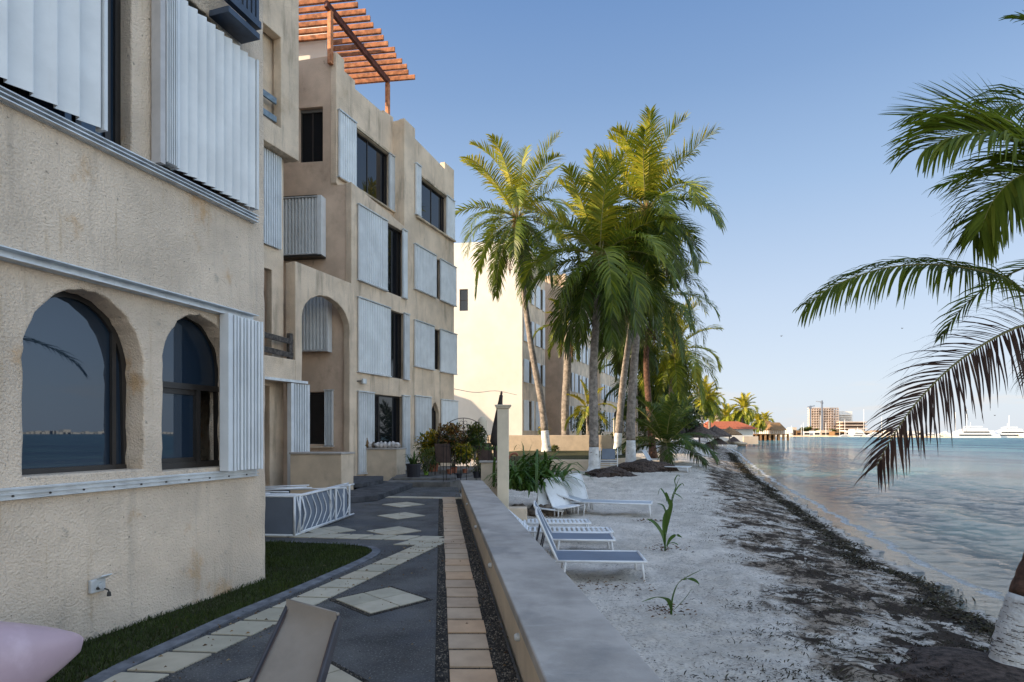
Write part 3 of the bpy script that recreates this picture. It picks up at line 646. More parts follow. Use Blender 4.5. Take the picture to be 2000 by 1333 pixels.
def window(pl, u0, u1, z0, z1, rec, parent, mull=(.5,), fr=.045, glass='glass2', label=None, trans=()):
    mb = MB(); o0, o1 = -rec-.05, -rec
    for a, b, c, d in ((u0, u0+fr, z0, z1), (u1-fr, u1, z0, z1), (u0+fr, u1-fr, z0, z0+fr), (u0+fr, u1-fr, z1-fr, z1)): mb.pbox(pl, a, b, c, d, o0, o1)
    for q in mull: c = lerp(u0, u1, q); mb.pbox(pl, c-fr/2, c+fr/2, z0+fr, z1-fr, o0, o1-.004)
    for q in trans: c = lerp(z0, z1, q); mb.pbox(pl, u0+fr, u1-fr, c-fr/2, c+fr/2, o0, o1-.006)
    f = part(mb, 'window', M['frame'], parent)
    if label: f['label'] = label
    g = MB(); g.pbox(pl, u0+.01, u1-.01, z0+.01, z1-.01, -rec-.036, -rec-.026); part(g, 'glass', M[glass], f); return f
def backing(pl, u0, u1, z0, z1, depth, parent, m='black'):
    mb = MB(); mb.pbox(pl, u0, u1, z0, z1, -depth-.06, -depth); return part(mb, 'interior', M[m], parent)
def shutter(pl, u0, u1, z0, z1, off, nf, amp, parent, m='shutter', saw=False, frame=True, seed=0, railz=(1, 1), name='shutter', jitter=0.0):
    r_ = random.Random(seed+int(u0*100)); pr = []
    for i in range(nf):
        a, b = lerp(u0, u1, i/nf), lerp(u0, u1, (i+1)/nf); w_ = b-a; j = r_.uniform(-jitter, jitter)
        if saw: pr += [(a, off+amp*(.10)), (a+w_*.86, off+amp+j), (a+w_*.90, off+amp+j), (a+w_*.99, off+amp*.05)]
        else: pr += [(a, off), (a+w_*.42, off), (a+w_*.5, off+amp), (a+w_*.92, off+amp+j)]
    pr.append((u1, off)); t = .006; n = len(pr)
    vv = []
    for u, o in pr: vv += [pl.P(u, z0, o), pl.P(u, z1, o), pl.P(u, z0, o-t), pl.P(u, z1, o-t)]
    ff = []
    for i in range(n-1):
        a = 4*i; b = a+4; ff += [(a, b, b+1, a+1), (a+2, a+3, b+3, b+2), (a, a+2, b+2, b), (a+1, b+1, b+3, a+3)]
    ff += [(0, 1, 3, 2), (4*n-4, 4*n-2, 4*n-1, 4*n-3)]
    mb = MB(); mb.add(vv, ff); s = part(mb, name, M[m], parent)
    if frame:
        f = MB()
        for a, b in ((u0-.03, u0-.004), (u1+.004, u1+.03)): f = MB(); f.pbox(pl, a, b, z0-.005, z1+.005, off-.02, off+amp+.012); part(f, 'stile', M[m], s)
        if railz[0]: f = MB(); f.pbox(pl, u0-.05, u1+.05, z0-.05, z0-.012, off-.05, off+amp+.03); part(f, 'track', M['rail'], s)
        if railz[1]: f = MB(); f.pbox(pl, u0-.05, u1+.05, z1+.012, z1+.05, off-.05, off+amp+.03); part(f, 'track', M['rail'], s)
    return s

# ----- nearest block: rough cream wall with arched windows
nb = thing('apartment_building', 'nearest cream stucco block with two arched windows and big white shutters', 'building', P1.P(0, 0))
nb.location = (0, 0, 0)
def p1(px, py): return P1.uz(px, py)
uR = P1.u(518)+.0; uL = P1.u(-900) if False else -5.2
U2R = P1.u(335)+P1.u(441)-P1.u(318)
a1 = arch(p1(45, 900)[0], p1(281, 900)[0], 1.30, 2.12, 2.70, 26, .009, 1)
a2 = arch(p1(318, 900)[0], U2R, 1.27, 2.20, 2.71, 24, .009, 2)
zb = 3.93
b1 = [(p1(-60, 0)[0], zb), (p1(257, 0)[0], zb), (p1(257, 0)[0], 5.9), (p1(-60, 0)[0], 5.9)]
b2 = arch(p1(301, 0)[0], p1(470, 0)[0], zb, 5.2, 5.6, 20, .012, 5)
r_ = random.Random(4); ol = [(uL, 0.0-.1), (uR+.01, -.1)]
for i in range(1, 60): ol.append((uR+.012-.0065*i*.12+r_.uniform(-.008, .008), i*.12))
ol += [(uR-.05, 7.3), (uL, 7.3)]
wall('wall', P1, ol, [a1, a2, b1, b2], .30, M['stucco'], nb, bevel=.014)
mb = MB(); mb.obox(P1.P(uR-.045, -.1, -.29), P1.d*.02, -P1.n*3.0, Vector((0, 0, 7.0))); part(mb, 'return_wall', M['stucco'], nb)
mb = MB(); mb.obox(P1.P(-17, -.1, -1.75), P1.d*(uR+16.9), -P1.n*9.5, Vector((0, 0, 12.9))); part(mb, 'rear_mass', M['stucco'], nb)
mb = MB(); mb.obox(P1.P(uL, 7.3, -1.74), P1.d*(uR-uL-.05), P1.n*1.7, Vector((0, 0, 5.4))); part(mb, 'upper_storeys', M['stucco'], nb)
mb = MB(); mb.obox(P1.P(-17, -.1, -1.74), P1.d*(uL+16.9), P1.n*1.7, Vector((0, 0, 12.7))); part(mb, 'rear_storeys', M['stucco'], nb)
mb = MB(); mb.pbox(P1, uL+.2, uR-.1, .0, 7.1, -1.6, -1.5); part(mb, 'interior', M['black'], nb)
# arched picture window
def archframe(pl, loop, rec, fr, parent, name='window', sub=()):
    n = len(loop); c = (sum(p[0] for p in loop)/n, sum(p[1] for p in loop)/n); inner = []
    for u, z in loop:
        d = Vector((c[0]-u, c[1]-z)); d = d.normalized()*fr; inner.append((u+d.x, z+d.y))
    vv = []; ff = []
    for o in (-rec, -rec-.05):
        for L2 in (loop, inner): vv += [pl.P(u, z, o) for u, z in L2]
    for i in range(n):
        j = (i+1) % n; ff += [(i, j, n+j, n+i), (2*n+i, 3*n+i, 3*n+j, 2*n+j), (n+i, n+j, 3*n+j, 3*n+i), (i, 2*n+i, 2*n+j, j)]
    mb = MB(); mb.add(vv, ff)
    for s in sub: mb.pbox(pl, *s)
    return part(mb, name, M['frame'], parent)
def grow(loop, g): 
    n = len(loop); c = (sum(p[0] for p in loop)/n, sum(p[1] for p in loop)/n)
    return [(u+(Vector((u-c[0], z-c[1])).normalized()*g).x, z+(Vector((u-c[0], z-c[1])).normalized()*g).y) for u, z in loop]
u0, u1 = p1(45, 900)[0], p1(281, 900)[0]
g1 = grow(arch(u0, u1, 1.30, 2.12, 2.70, 26), .03)
w1 = archframe(P1, g1, .20, .075, nb); w1['label'] = 'large arched picture window reflecting the sea'
g = MB(); g.add([P1.P(u, z, -.23) for u, z in g1], [tuple(range(len(g1)))]); part(g, 'glass', M['glass'], w1)
g = MB(); g.pbox(P1, lerp(u0, u1, .865), lerp(u0, u1, .90), 1.33, 2.5, -.225, -.195); g.pbox(P1, u0, u1, 1.30, 1.335, -.225, -.19); part(g, 'mullion', M['frame'], w1)
u0, u1 = p1(318, 900)[0], U2R; um = P1.u(383, -.2)
g2 = grow(arch(u0, u1, 1.27, 2.20, 2.71, 24), .03)
w2 = archframe(P1, g2, .18, .05, nb, sub=((u0, u1, 2.02, 2.075, -.23, -.17), (um-.03, um+.02, 1.3, 2.02, -.23, -.165), (u0, u1, 1.27, 1.33, -.23, -.168), (u0, um, 1.33, 1.37, -.22, -.19), (u0, um, 1.97, 2.02, -.22, -.19)))
w2['label'] = 'smaller arched window with a sliding pane half open'
g = MB(); gl = [p for p in g2 if p[1] > 2.05]; gl = [(u0-.02, 2.05), (u1+.02, 2.05)]+gl; g.add([P1.P(u, z, -.205) for u, z in gl], [tuple(range(len(gl)))]); g.pbox(P1, u0, um-.01, 1.33, 2.02, -.212, -.206); part(g, 'glass', M['glass'], w2)
# window sill plaster, rails
for k, (za, zc, oa) in enumerate(((1.245, 1.268, .012), )):
    mb = MB(); mb.pbox(P1, uL, uR-.02, za, zc, 0, oa); 
def rail(z, h, o, name, ridges=3, up=0):
    mb = MB(); ua, ub = uL, P1.u(506, o)
    mb.pbox(P1, ua, ub, z-h/2, z+h/2, .002, .018)
    for i in range(ridges): q = lerp(z-h/2+.006, z+h/2-.014, i/max(1, ridges-1)); mb.pbox(P1, ua, ub, q, q+.009, .018, o)
    rl = part(mb, name, M['rail'], nb)
    u = ua+.1
    while u < ub: mb = MB(); mb.tube([P1.P(u, z-h*.18, .018), P1.P(u, z-h*.18, .026)], .0075, 8); part(mb, 'screw', M['screw'], rl); u += .24
rail(1.19, .085, .045, 'sill_rail', 3); rail(2.80, .085, .09, 'top_rail', 2); rail(3.855, .085, .07, 'upper_rail', 3)
# shutters of the near block
shutter(P1, p1(-330, 0)[0], P1.u(198, .10), 3.93, 6.5, .055, 9, .06, nb, saw=True, seed=1, railz=(0, 0))
shutter(P1, P1.u(345, .08), P1.u(500, .11), 3.93, 5.47, .05, 9, .06, nb, saw=True, seed=2, railz=(0, 0))
mb = MB()
for k in range(5): mb.pbox(P1, P1.u(322, .1)+k*.022, P1.u(322, .1)+k*.022+.008, 3.93, 5.96+.0*k, .03, .13)
part(mb, 'folded_shutter', M['shutter'], nb)
mb = MB(); mb.pbox(P1, P1.u(312, .1)-.01, P1.u(322, .1)-.012, 3.90, 6.1, .02, .12); part(mb, 'shutter_post', M['shutter_grey'], nb)
shutter(P1, P1.u(446, .1)+.07, P1.u(506, .11), 1.235, 2.76, .05, 7, .075, nb, seed=3, railz=(0, 0), jitter=.008)
mb = MB(); mb.pbox(P1, P1.u(446, .1)-.035, P1.u(446, .1)+.02, 1.235, 2.77, .03, .135); mb.pbox(P1, P1.u(446, .1)+.023, P1.u(446, .1)+.062, 1.235, 2.76, .03, .075); part(mb, 'shutter_post', M['shutter'], nb)
window(P1, p1(60, 0)[0], p1(257, 0)[0], zb, 5.9, .12, nb, mull=(.55, .86), glass='glass')
# steel balcony cage above
bc = MB(); ua, ub = P1.u(405, .0), P1.u(509, .25)
for z in (5.69, 6.6): bc.pbox(P1, ua, ub, z, z+.07, .20, .26); bc.pbox(P1, ub-.06, ub, z, z+.07, .02, .20)
for k in range(7): u = lerp(ua+.02, ub-.05, k/6); bc.pbox(P1, u, u+.035, 5.71, 6.6, .215, .245)
bc.pbox(P1, ua, ub-.01, 5.58, 5.636, .02, .25)
part(bc, 'balcony_railing', M['steelblue'], nb)
# weatherproof socket on the wall
sk = thing('outlet_box', 'weathered grey metal socket box with hanging black plug on near wall', 'outlet box')
c = p1(187, 1143); mb = MB(); mb.pbox(P1, c[0]-.062, c[0]+.055, c[1]-.052, c[1]+.05, .0, .035); part(mb, 'box', M['rail'], sk, bevel=.008)
mb = MB(); mb.obox(P1.P(c[0]-.02, c[1]+.052, .036), P1.d*.085, P1.n*.05+Vector((0, 0, .03)), Vector((0, 0, -.006))+P1.n*.003); mb.tube([P1.P(c[0]+.01, c[1]-.002, .036), P1.P(c[0]+.01, c[1]-.002, .055)], .026, 14); part(mb, 'cover', M['rail'], sk)
mb = MB(); mb.tube([P1.P(c[0]-.012, c[1]-.02, .03), P1.P(c[0]-.012, c[1]-.02, .05)], .012, 10); mb.tube([P1.P(c[0]+.03, c[1]-.03, .05), P1.P(c[0]+.045, c[1]-.045, .075), P1.P(c[0]+.045, c[1]-.06, .08)], .006, 8); mb.tube([P1.P(c[0]+.045, c[1]-.058, .08), P1.P(c[0]+.045, c[1]-.09, .08)], [.012, .016], 10); part(mb, 'plug', M['screw'], sk)

# ----- tower block with its recessed middle part
tb = thing('apartment_building', 'four-storey tan block behind the nearest one with arch opening and many shutters', 'building')
def pa(px, py=0): return PA.uz(px, py)
ZT = 13.9
uA = PA.u(690); uCorner = PA.u(686.5); uEnd = PA.u(887)
uPB = PA.u(790)
# lower sea front: from the arch wall's left jamb to the far corner
uj = PA.u(577)
ol = [(uj, -.3), (uEnd, -.3), (uEnd, 13.14), (PA.u(869), 13.14), (PA.u(869), 12.85), (PA.u(811), 13.0), (PA.u(811), 13.38), (uPB, 13.4), (uPB, 9.35), (uCorner, 9.74), (uCorner, 6.46), (uj, 6.48)]
def hole(pl, x0, x1, z0, z1): return rect(pl.u(x0), pl.u(x1), z0, z1)
archhole = arch(PA.u(590), PA.u(683), -.2, 4.9, 5.77, 26, .01, 9)
H_ = [archhole, hole(PA, 752, 790, 6.66, 9.12), hole(PA, 758, 790, 3.62, 6.05), hole(PA, 722, 787, .35, 2.95),
      hole(PA, 820, 871, 10.08, 11.66), hole(PA, 848, 861, 7.2, 8.82), hole(PA, 846, 861, 4.25, 5.9),
      arch(PA.u(842), PA.u(858), 1.2, 2.45, 3.0-.12, 16, 0, 3, True)]
wall('sea_front_wall', PA, ol, H_, .24, M['stucco2'], tb, bevel=.02)
# upper set-back storey
ul = PT.u(657); ur = PT.u(768.5)
ol = [(ul, 9.76), (ul+.6, 9.2), (ur, 9.2), (ur, 13.55), (PT.u(750), 13.5), (PT.u(750), 13.38), (PT.u(694), 13.35), (PT.u(694), 13.62), (PT.u(673), 13.62), (PT.u(673), 14.0), (ul, 14.0)]
wall('set_back_wall', PT, ol, [hole(PT, 693, 760, 10.0, 12.0)], .24, M['stucco2'], tb, bevel=.02)
mb = MB(); mb.obox(PA.P(uCorner+.02, 9.3, -.53), PA.d*(uPB-uCorner-.04), PA.n*.30, Vector((0, 0, .14))); part(mb, 'ledge', M['stucco_weathered'], tb)
# side of the protruding far bay above the ledge
mb = MB(); mb.obox(PA.P(uPB+.01, 9.3, -.02), PA.d*.22, -PA.n*1.0, Vector((0, 0, 4.08))); part(mb, 'bay_side_wall', M['stucco2'], tb)
# flank facing the camera
fR = PF.u(689); fRu = PF.u(655.5); fL = fR-9.0
ol = [(fL, -.3), (fR-.02, -.3), (fR-.02, 9.72), (fRu-.0, 9.72), (fRu-.0, 13.97), (PF.u(583)-.1, 13.88), (fL, 13.8)]
wall('flank_wall', PF, ol, [hole(PF, 584, 630, 10.52, 12.3), hole(PF, 595, 637, 1.25, 2.95), hole(PF, 596, 640, 4.4, 6.0)], .24, M['shaded_stucco'], tb, bevel=.02)
backing(PF, PF.u(560), PF.u(650), .8, 3.2, .6, tb); backing(PF, PF.u(560), PF.u(650), 10.2, 12.6, .5, tb)
wn = window(PF, PF.u(584), PF.u(630), 10.52, 12.3, .14, tb, glass='black', label='dark window with brown curtains high on the flank')
mb = MB()
for k in range(12): u = lerp(PF.u(586), PF.u(628), k/12); mb.tube([PF.P(u, 10.5, -.3), PF.P(u, 12.3, -.3)], .05, 8)
part(mb, 'curtain', M['curtain'], wn)
# bay flank of the middle arch wall: return between PA and PM, plus recessed wall
oP = (PM.o-PA.o).dot(PA.n)            # negative: PM lies behind PA
mb = MB(); mb.obox(PA.P(uj+.01, 3.0, -.235), PA.d*.2, PA.n*(oP+.235-.02), Vector((0, 0, 3.47))); mb.obox(PA.P(uj+.012, 2.6, -.01), PA.d*.2, PA.n*(oP), Vector((0, 0, .4))); part(mb, 'return_wall', M['stucco2'], tb)
uml = PM.u(440); umr = PM.u(554)
wall('middle_wall', PM, rect(uml-3, umr, -.3, ZT), [hole(PM, 507, 531, 3.7, 6.12), hole(PM, 508, 549, 6.8, 9.25), rect(PM.u(500), PM.u(527), .1, 2.9)], .2, M['stucco2'], tb, bevel=.015)
mb = MB(); mb.obox(PM.P(umr, -.3, 0), PM.n*-.25, PM.n*-3.0, Vector((0, 0, 15))) if False else mb.obox(PM.P(umr-.02, 6.4, -.19), PM.d*.02, -PM.n*3.5, Vector((0, 0, 7.4))); part(mb, 'middle_side_wall', M['stucco2'], tb)
backing(PM, uml-3, PM.u(552), 0, 13.5, .9, tb)
mb = MB(); mb.obox(PM.P(uml-9, -.1, -1.0), PM.d*(umr-uml+8.8), -PM.n*9.5, Vector((0, 0, 15.6))); part(mb, 'inner_mass', M['stucco2'], tb)
# balcony parapet under the wooden rail, and wall above the ground floor opening
ubl = PA.u(440)
wall('balcony_parapet', PA, rect(ubl-3, uj-.001, 3.02, 3.68), [], .2, M['stucco2'], tb, bevel=.015)
mb = MB(); mb.obox(PA.P(ubl-3, 3.02, -.21), PA.d*(uj-ubl+3.0), PA.n*(oP+.24), Vector((0, 0, .2))); part(mb, 'balcony_floor', M['stucco2'], tb)
# overhanging upper volume with balcony opening
uu = PA.u(584)
wall('upper_volume_wall', PA, rect(ubl-3, uu, 9.37, ZT+.5), [rect(PA.u(470), PA.u(549), 9.98, 12.46)], .28, M['stucco2'], tb, bevel=.02)
mb = MB(); mb.obox(PA.P(ubl-3, 9.385, -.29), PA.d*(uu-ubl+2.98), -PA.n*2.2, Vector((0, 0, .25))); part(mb, 'soffit', M['stucco2'], tb)
mb = MB(); mb.obox(PA.P(uu-.24, 9.64, -.29), PA.d*.22, -PA.n*2.2, Vector((0, 0, ZT-9.1))); part(mb, 'upper_volume_side', M['stucco2'], tb)
mb = MB(); mb.obox(PA.P(ubl-3, 9.64, -1.7), PA.d*(uu-ubl+2.6), -PA.n*.1, Vector((0, 0, ZT-9.1))); mb.obox(PA.P(ubl-3, 13.2, -1.6), PA.d*(uu-ubl+2.6), PA.n*1.3, Vector((0, 0, .1))); part(mb, 'balcony_back_wall', M['stucco2'], tb)
mb = MB()
for z in (10.12, 10.62): mb.pbox(PA, PA.u(440), PA.u(546), z, z+.16, -.16, -.10)
part(mb, 'steel_balcony_rail', M['greyrail'], tb)
# roof, rear and far side of the tower
mb = MB(); mb.obox(PA.P(uCorner, 12.2, -.8), PA.d*(uEnd-uCorner-.3), -PF.d*6.0, Vector((0, 0, .3))); part(mb, 'roof', M['patio'], tb)
mb = MB(); mb.obox(PA.P(uEnd-.25, -.3, -.26), PA.d*.24, -PF.d*6.4, Vector((0, 0, 13.0))); mb.obox(PA.P(uCorner-3, -.3, -6.4), PA.d*(uEnd-uCorner), PA.n*.2, Vector((0, 0, 13.3))); part(mb, 'rear_wall', M['stucco2'], tb)
backing(PA, uCorner+.2, uEnd-.3, 0, 9.2, 1.1, tb); backing(PA, uPB+.25, uEnd-.3, 9.3, 12.1, .9, tb); backing(PT, ul+.3, ur, 9.6, 12.3, .8, tb)
# windows of the sea front
window(PA, PA.u(752), PA.u(790), 6.66, 9.12, .16, tb, mull=(.82,), label='tall dark window on the third floor reflecting palm fronds')
window(PA, PA.u(758), PA.u(790), 3.62, 6.05, .14, tb, mull=(.6,))
window(PA, PA.u(722), PA.u(787), .35, 2.95, .14, tb, mull=(.36,), label='ground floor glass door with dark bronze frame')
window(PA, PA.u(820), PA.u(871), 10.08, 11.66, .1, tb, mull=(.5,))
window(PA, PA.u(848), PA.u(861), 7.2, 8.82, .14, tb, mull=()); window(PA, PA.u(846), PA.u(861), 4.25, 5.9, .14, tb, mull=())
window(PA, PA.u(842), PA.u(858), 1.2, 2.9, .16, tb, mull=(), label='narrow pointed-arch window on the ground floor')
window(PT, PT.u(693), PT.u(760), 10.0, 12.0, .1, tb, mull=(.42,), label='wide dark sliding window on the top floor')
for q in ((PT, PT.u(692), PT.u(762), 12.02, 12.1, .0, .06), (PT, PT.u(660), PT.u(769), 9.92, 9.98, .0, .10), (PA, PA.u(812), PA.u(886), 9.96, 10.02, .022, .12), (PA, PA.u(818), PA.u(872), 11.68, 11.75, .02, .06)):
    mb = MB(); mb.pbox(*q); part(mb, 'window_sill', M['stucco_weathered'], tb)
# shutters of the sea front (left, right pixel columns and heights)
for pl, x0, x1, z0, z1, nf in ((PA, 700, 754, 6.68, 9.10, 15), (PA, 786.5, 793, 6.68, 9.15, 2), (PA, 700, 760, 3.66, 6.05, 18), (PA, 789, 797, 3.66, 6.05, 3),
        (PA, 700, 728, .30, 2.96, 8), (PA, 786.5, 798, .30, 2.98, 4), (PA, 810, 850, 7.2, 8.87, 14), (PA, 860, 889, 7.2, 8.85, 11),
        (PA, 810, 846, 4.22, 5.94, 13), (PA, 860, 890, 4.22, 5.92, 12), (PA, 811, 840, 1.3, 3.03, 10), (PA, 862, 892, 1.35, 3.0, 11),
        (PA, 812, 820, 10.1, 12.0, 3), (PA, 872, 886, 10.05, 11.7, 5), (PT, 662, 693, 10.0, 12.12, 7), (PT, 760, 768.5, 10.0, 12.0, 2)):
    shutter(pl, pl.u(x0, .03), pl.u(x1, .03), z0, z1, .045, nf, .03, tb, seed=x0, m=('shutter', 'shutter_b', 'shutter_c')[int(x0+z0*3) % 3], jitter=.004)
shutter(PM, PM.u(507, .05), PM.u(547, .05), 6.75, 9.32, .06, 9, .05, tb, seed=3, frame=False)
shutter(PF, PF.u(558), PF.u(628), 7.42, 9.2, .26, 11, .07, tb, m='shutter', seed=4, jitter=.01)
mb = MB(); mb.pbox(PF, PF.u(629), PF.u(637), 7.36, 9.26, .02, .35); part(mb, 'shutter_box_side', M['shutter'], tb)
mb = MB(); mb.pbox(PF, PF.u(556), PF.u(637), 7.30, 7.355, .02, .35); mb.pbox(PF, PF.u(556), PF.u(628), 9.262, 9.29, .02, .33); part(mb, 'shutter_box_rail', M['frame'], tb)
shutter(PF, PF.u(590), PF.u(645), 4.30, 6.1, .24, 8, .07, tb, seed=6, jitter=.01); 
mb = MB(); mb.pbox(PF, PF.u(646), PF.u(649), 4.24, 6.14, .02, .33); part(mb, 'shutter_box_side', M['shutter'], tb)
wlo = window(PF, PF.u(595), PF.u(637), 1.25, 2.95, .12, tb, mull=(), glass='glass2', label='black open window low on the flank')
shutter(PF, PF.u(638), PF.u(650), 1.22, 2.98, .03, 4, .06, tb, seed=8)
mb = MB(); mb.pbox(PF, PF.u(594), PF.u(650), 1.13, 1.19, .0, .1); part(mb, 'window_sill', M['stucco2'], tb)
# ground floor opening with folded shutters and terrace door
shutter(PA, PA.u(566), PA.u(595), .05, 3.0, .06, 6, .09, tb, seed=9, jitter=.01, railz=(0, 0))
mb = MB(); mb.pbox(PA, PA.u(560), PA.u(566)-.03, .05, 3.0, .02, .16); part(mb, 'shutter_post', M['shutter'], tb)
mb = MB(); mb.pbox(PA, PA.u(470), PA.u(592), 3.02, 3.09, .02, .18); part(mb, 'shutter_track', M['rail'], tb)
mb = MB(); mb.pbox(PA, PA.u(524), PA.u(534), .0, 3.0, -.62, -.45); mb.pbox(PA, PA.u(536), PA.u(562), .0, 3.0, -.95, -.8); part(mb, 'door_surround', M['stucco2'], tb)
mb = MB(); mb.pbox(PA, PA.u(440), PA.u(600), -.1, .02, -2.0, .35); part(mb, 'door_step', M['slab'], tb)
# wooden balcony rail
wr_ = thing('balcony_rail', 'weathered dark wooden rail with two boards above the ground floor opening', 'railing')
for z in (3.80, 4.18):
    mb = MB(); mb.bar(PA.P(PA.u(470), z+.10, -.10), PA.P(uj-.02, z, -.08), .05, .15); part(mb, 'board', M['oldwood'], wr_, bevel=.006)
mb = MB(); mb.pbox(PA, uj-.16, uj-.03, 3.69, 4.42, -.17, -.06); part(mb, 'post', M['oldwood'], wr_, bevel=.006)
# lamps
def lantern(p, label):
    t = thing('wall_lantern', label, 'lamp'); mb = MB(); mb.tube([p, p+Vector((.0, -.08, .02))], .02, 8); mb.lathe(p+Vector((0, -.1, -.17)), [(.015, 0), (.055, .05), (.075, .17), (.02, .25), (.01, .3)], 8); part(mb, 'body', M['pillar'], t)
lantern(PA.P(PA.u(550, -.8), 2.55, -.78), 'ornate pale wall lantern inside the ground floor opening')
fl = thing('floodlight', 'small grey floodlight on the wall corner above the ground floor shutters', 'lamp'); c = PA.P(PA.u(702), 3.25, .08)
mb = MB(); mb.obox(c, PA.d*.2, PA.n*.07, Vector((0, 0, .16))); part(mb, 'head', M['rail'], fl, bevel=.01); mb = MB(); mb.bar(PA.P(PA.u(697), 3.32, 0), c+Vector((0, 0, .08)), .03, .03); part(mb, 'bracket', M['screw'], fl)
# roof pergola
pg = thing('pergola', 'red stained timber pergola on top of the four-storey block', 'pergola')
pu0, pu1 = PT.u(650), PT.u(764)
for px_, top_, base_ in ((654, 15.55, 13.9), (765, 15.35, 13.2)):
    mb = MB(); u = PT.u(px_); mb.pbox(PT, u-.07, u+.07, base_-.3, 15.32 if px_ < 700 else 14.8, -.25, -.11); part(mb, 'post', M['redwood'], pg, bevel=.01)
mb = MB(); mb.bar(PT.P(PT.u(645), 15.42, -.18), PT.P(PT.u(767), 14.90, -.18), .12, .22); part(mb, 'beam', M['redwood_dark'], pg, bevel=.01)
mb = MB(); mb.bar(PT.P(PT.u(645), 15.42, -2.6), PT.P(PT.u(767), 14.90, -2.6), .12, .22); part(mb, 'beam', M['redwood_dark'], pg, bevel=.01)
rd = PF.d
for k in range(15):
    t = k/14; u = lerp(PT.u(645)-.15, PT.u(767)+.2, t); c = PT.P(u, lerp(15.64, 15.12, t), -.18); mb = MB(); mb.bar(c-rd*3.6, c+rd*(.88+.06*math.sin(k*2.3)), .07, .17); part(mb, 'rafter', M['redwood'], pg, bevel=.008)
# upper cabin wall seen under the pergola
mb = MB(); mb.obox(PF.P(PF.u(583)-2.2, 13.7, -1.2), PF.d*2.6, -PF.n*.1, Vector((0, 0, 2.2))); part(mb, 'roof_cabin_wall', M['farwhite'], tb)
# planter walls
for nm, X0, X1, Y0, dep, zt, lab in (('planter', -5.75, -4.37, 15.0, .50, 1.06, 'low rendered planter wall with grey top nearest the fallen loungers'), ('planter', -5.2, -3.83, 19.4, .55, 1.06, 'low rendered planter wall carrying white shells under the glass door')):
    t = thing(nm, lab, 'planter'); q = Vector((.4, 1, 0)).normalized()*dep; e = Vector((X1-X0, -.133*(X1-X0), 0))
    mb = MB(); mb.obox((X0, Y0, -.1), e, q, (0, 0, zt+.1)); part(mb, 'wall_body', M['wallpaint'], t, bevel=.01)
    mb = MB(); mb.obox(Vector((X0, Y0, zt+.002))-e.normalized()*.02-q*.06, e*1.03, q*1.12, (0, 0, .05)); part(mb, 'top', M['cap'], t, bevel=.008)
# shells and stones on the second planter
r_ = random.Random(6)
for k in range(8):
    px_ = 722+k*7.6; c = at(px_, 874-r_.uniform(0, 5), 19.45); c.z = 1.12+.09; mb = MB(); mb.blob(c, r_.uniform(.07, .14), .09, r_.uniform(.07, .12), k, .35, 10, 7)
    tag(mb.build('stone', M['cushion'] if k not in (1,) else M['rock'], smooth=True), '%s on the planter top' % ('pale shell at the window end', 'dark brown stone', 'third pale shell from the red vase', 'fourth pale shell from the red vase', 'fifth pale shell from the red vase', 'sixth pale shell from the red vase', 'seventh pale shell from the red vase', 'last pale shell near the planter corner')[k], 'stone', 'stones on the planter top')
r2 = MB(); c = at(716, 868, 19.4); r2.lathe((c.x, c.y, 1.115), [(.05, 0), (.09, .08), (.07, .2), (.03, .3), (.035, .34)], 12); tag(r2.build('vase', M['croton_r'], smooth=True), 'small dark red vase at the left end of the planter top', 'vase')
# cable between blocks
cb = MB(); cb.tube(smoothpath([PA.P(uEnd, 3.55, .0), at(930, 767, 30), at(970, 764, 34), at(1010, 772, 40)], 16), .014, 5); tag(cb.build('cable', M['crane']), 'thin dark cable slung from the four-storey block across the sunlit wall', 'cable')

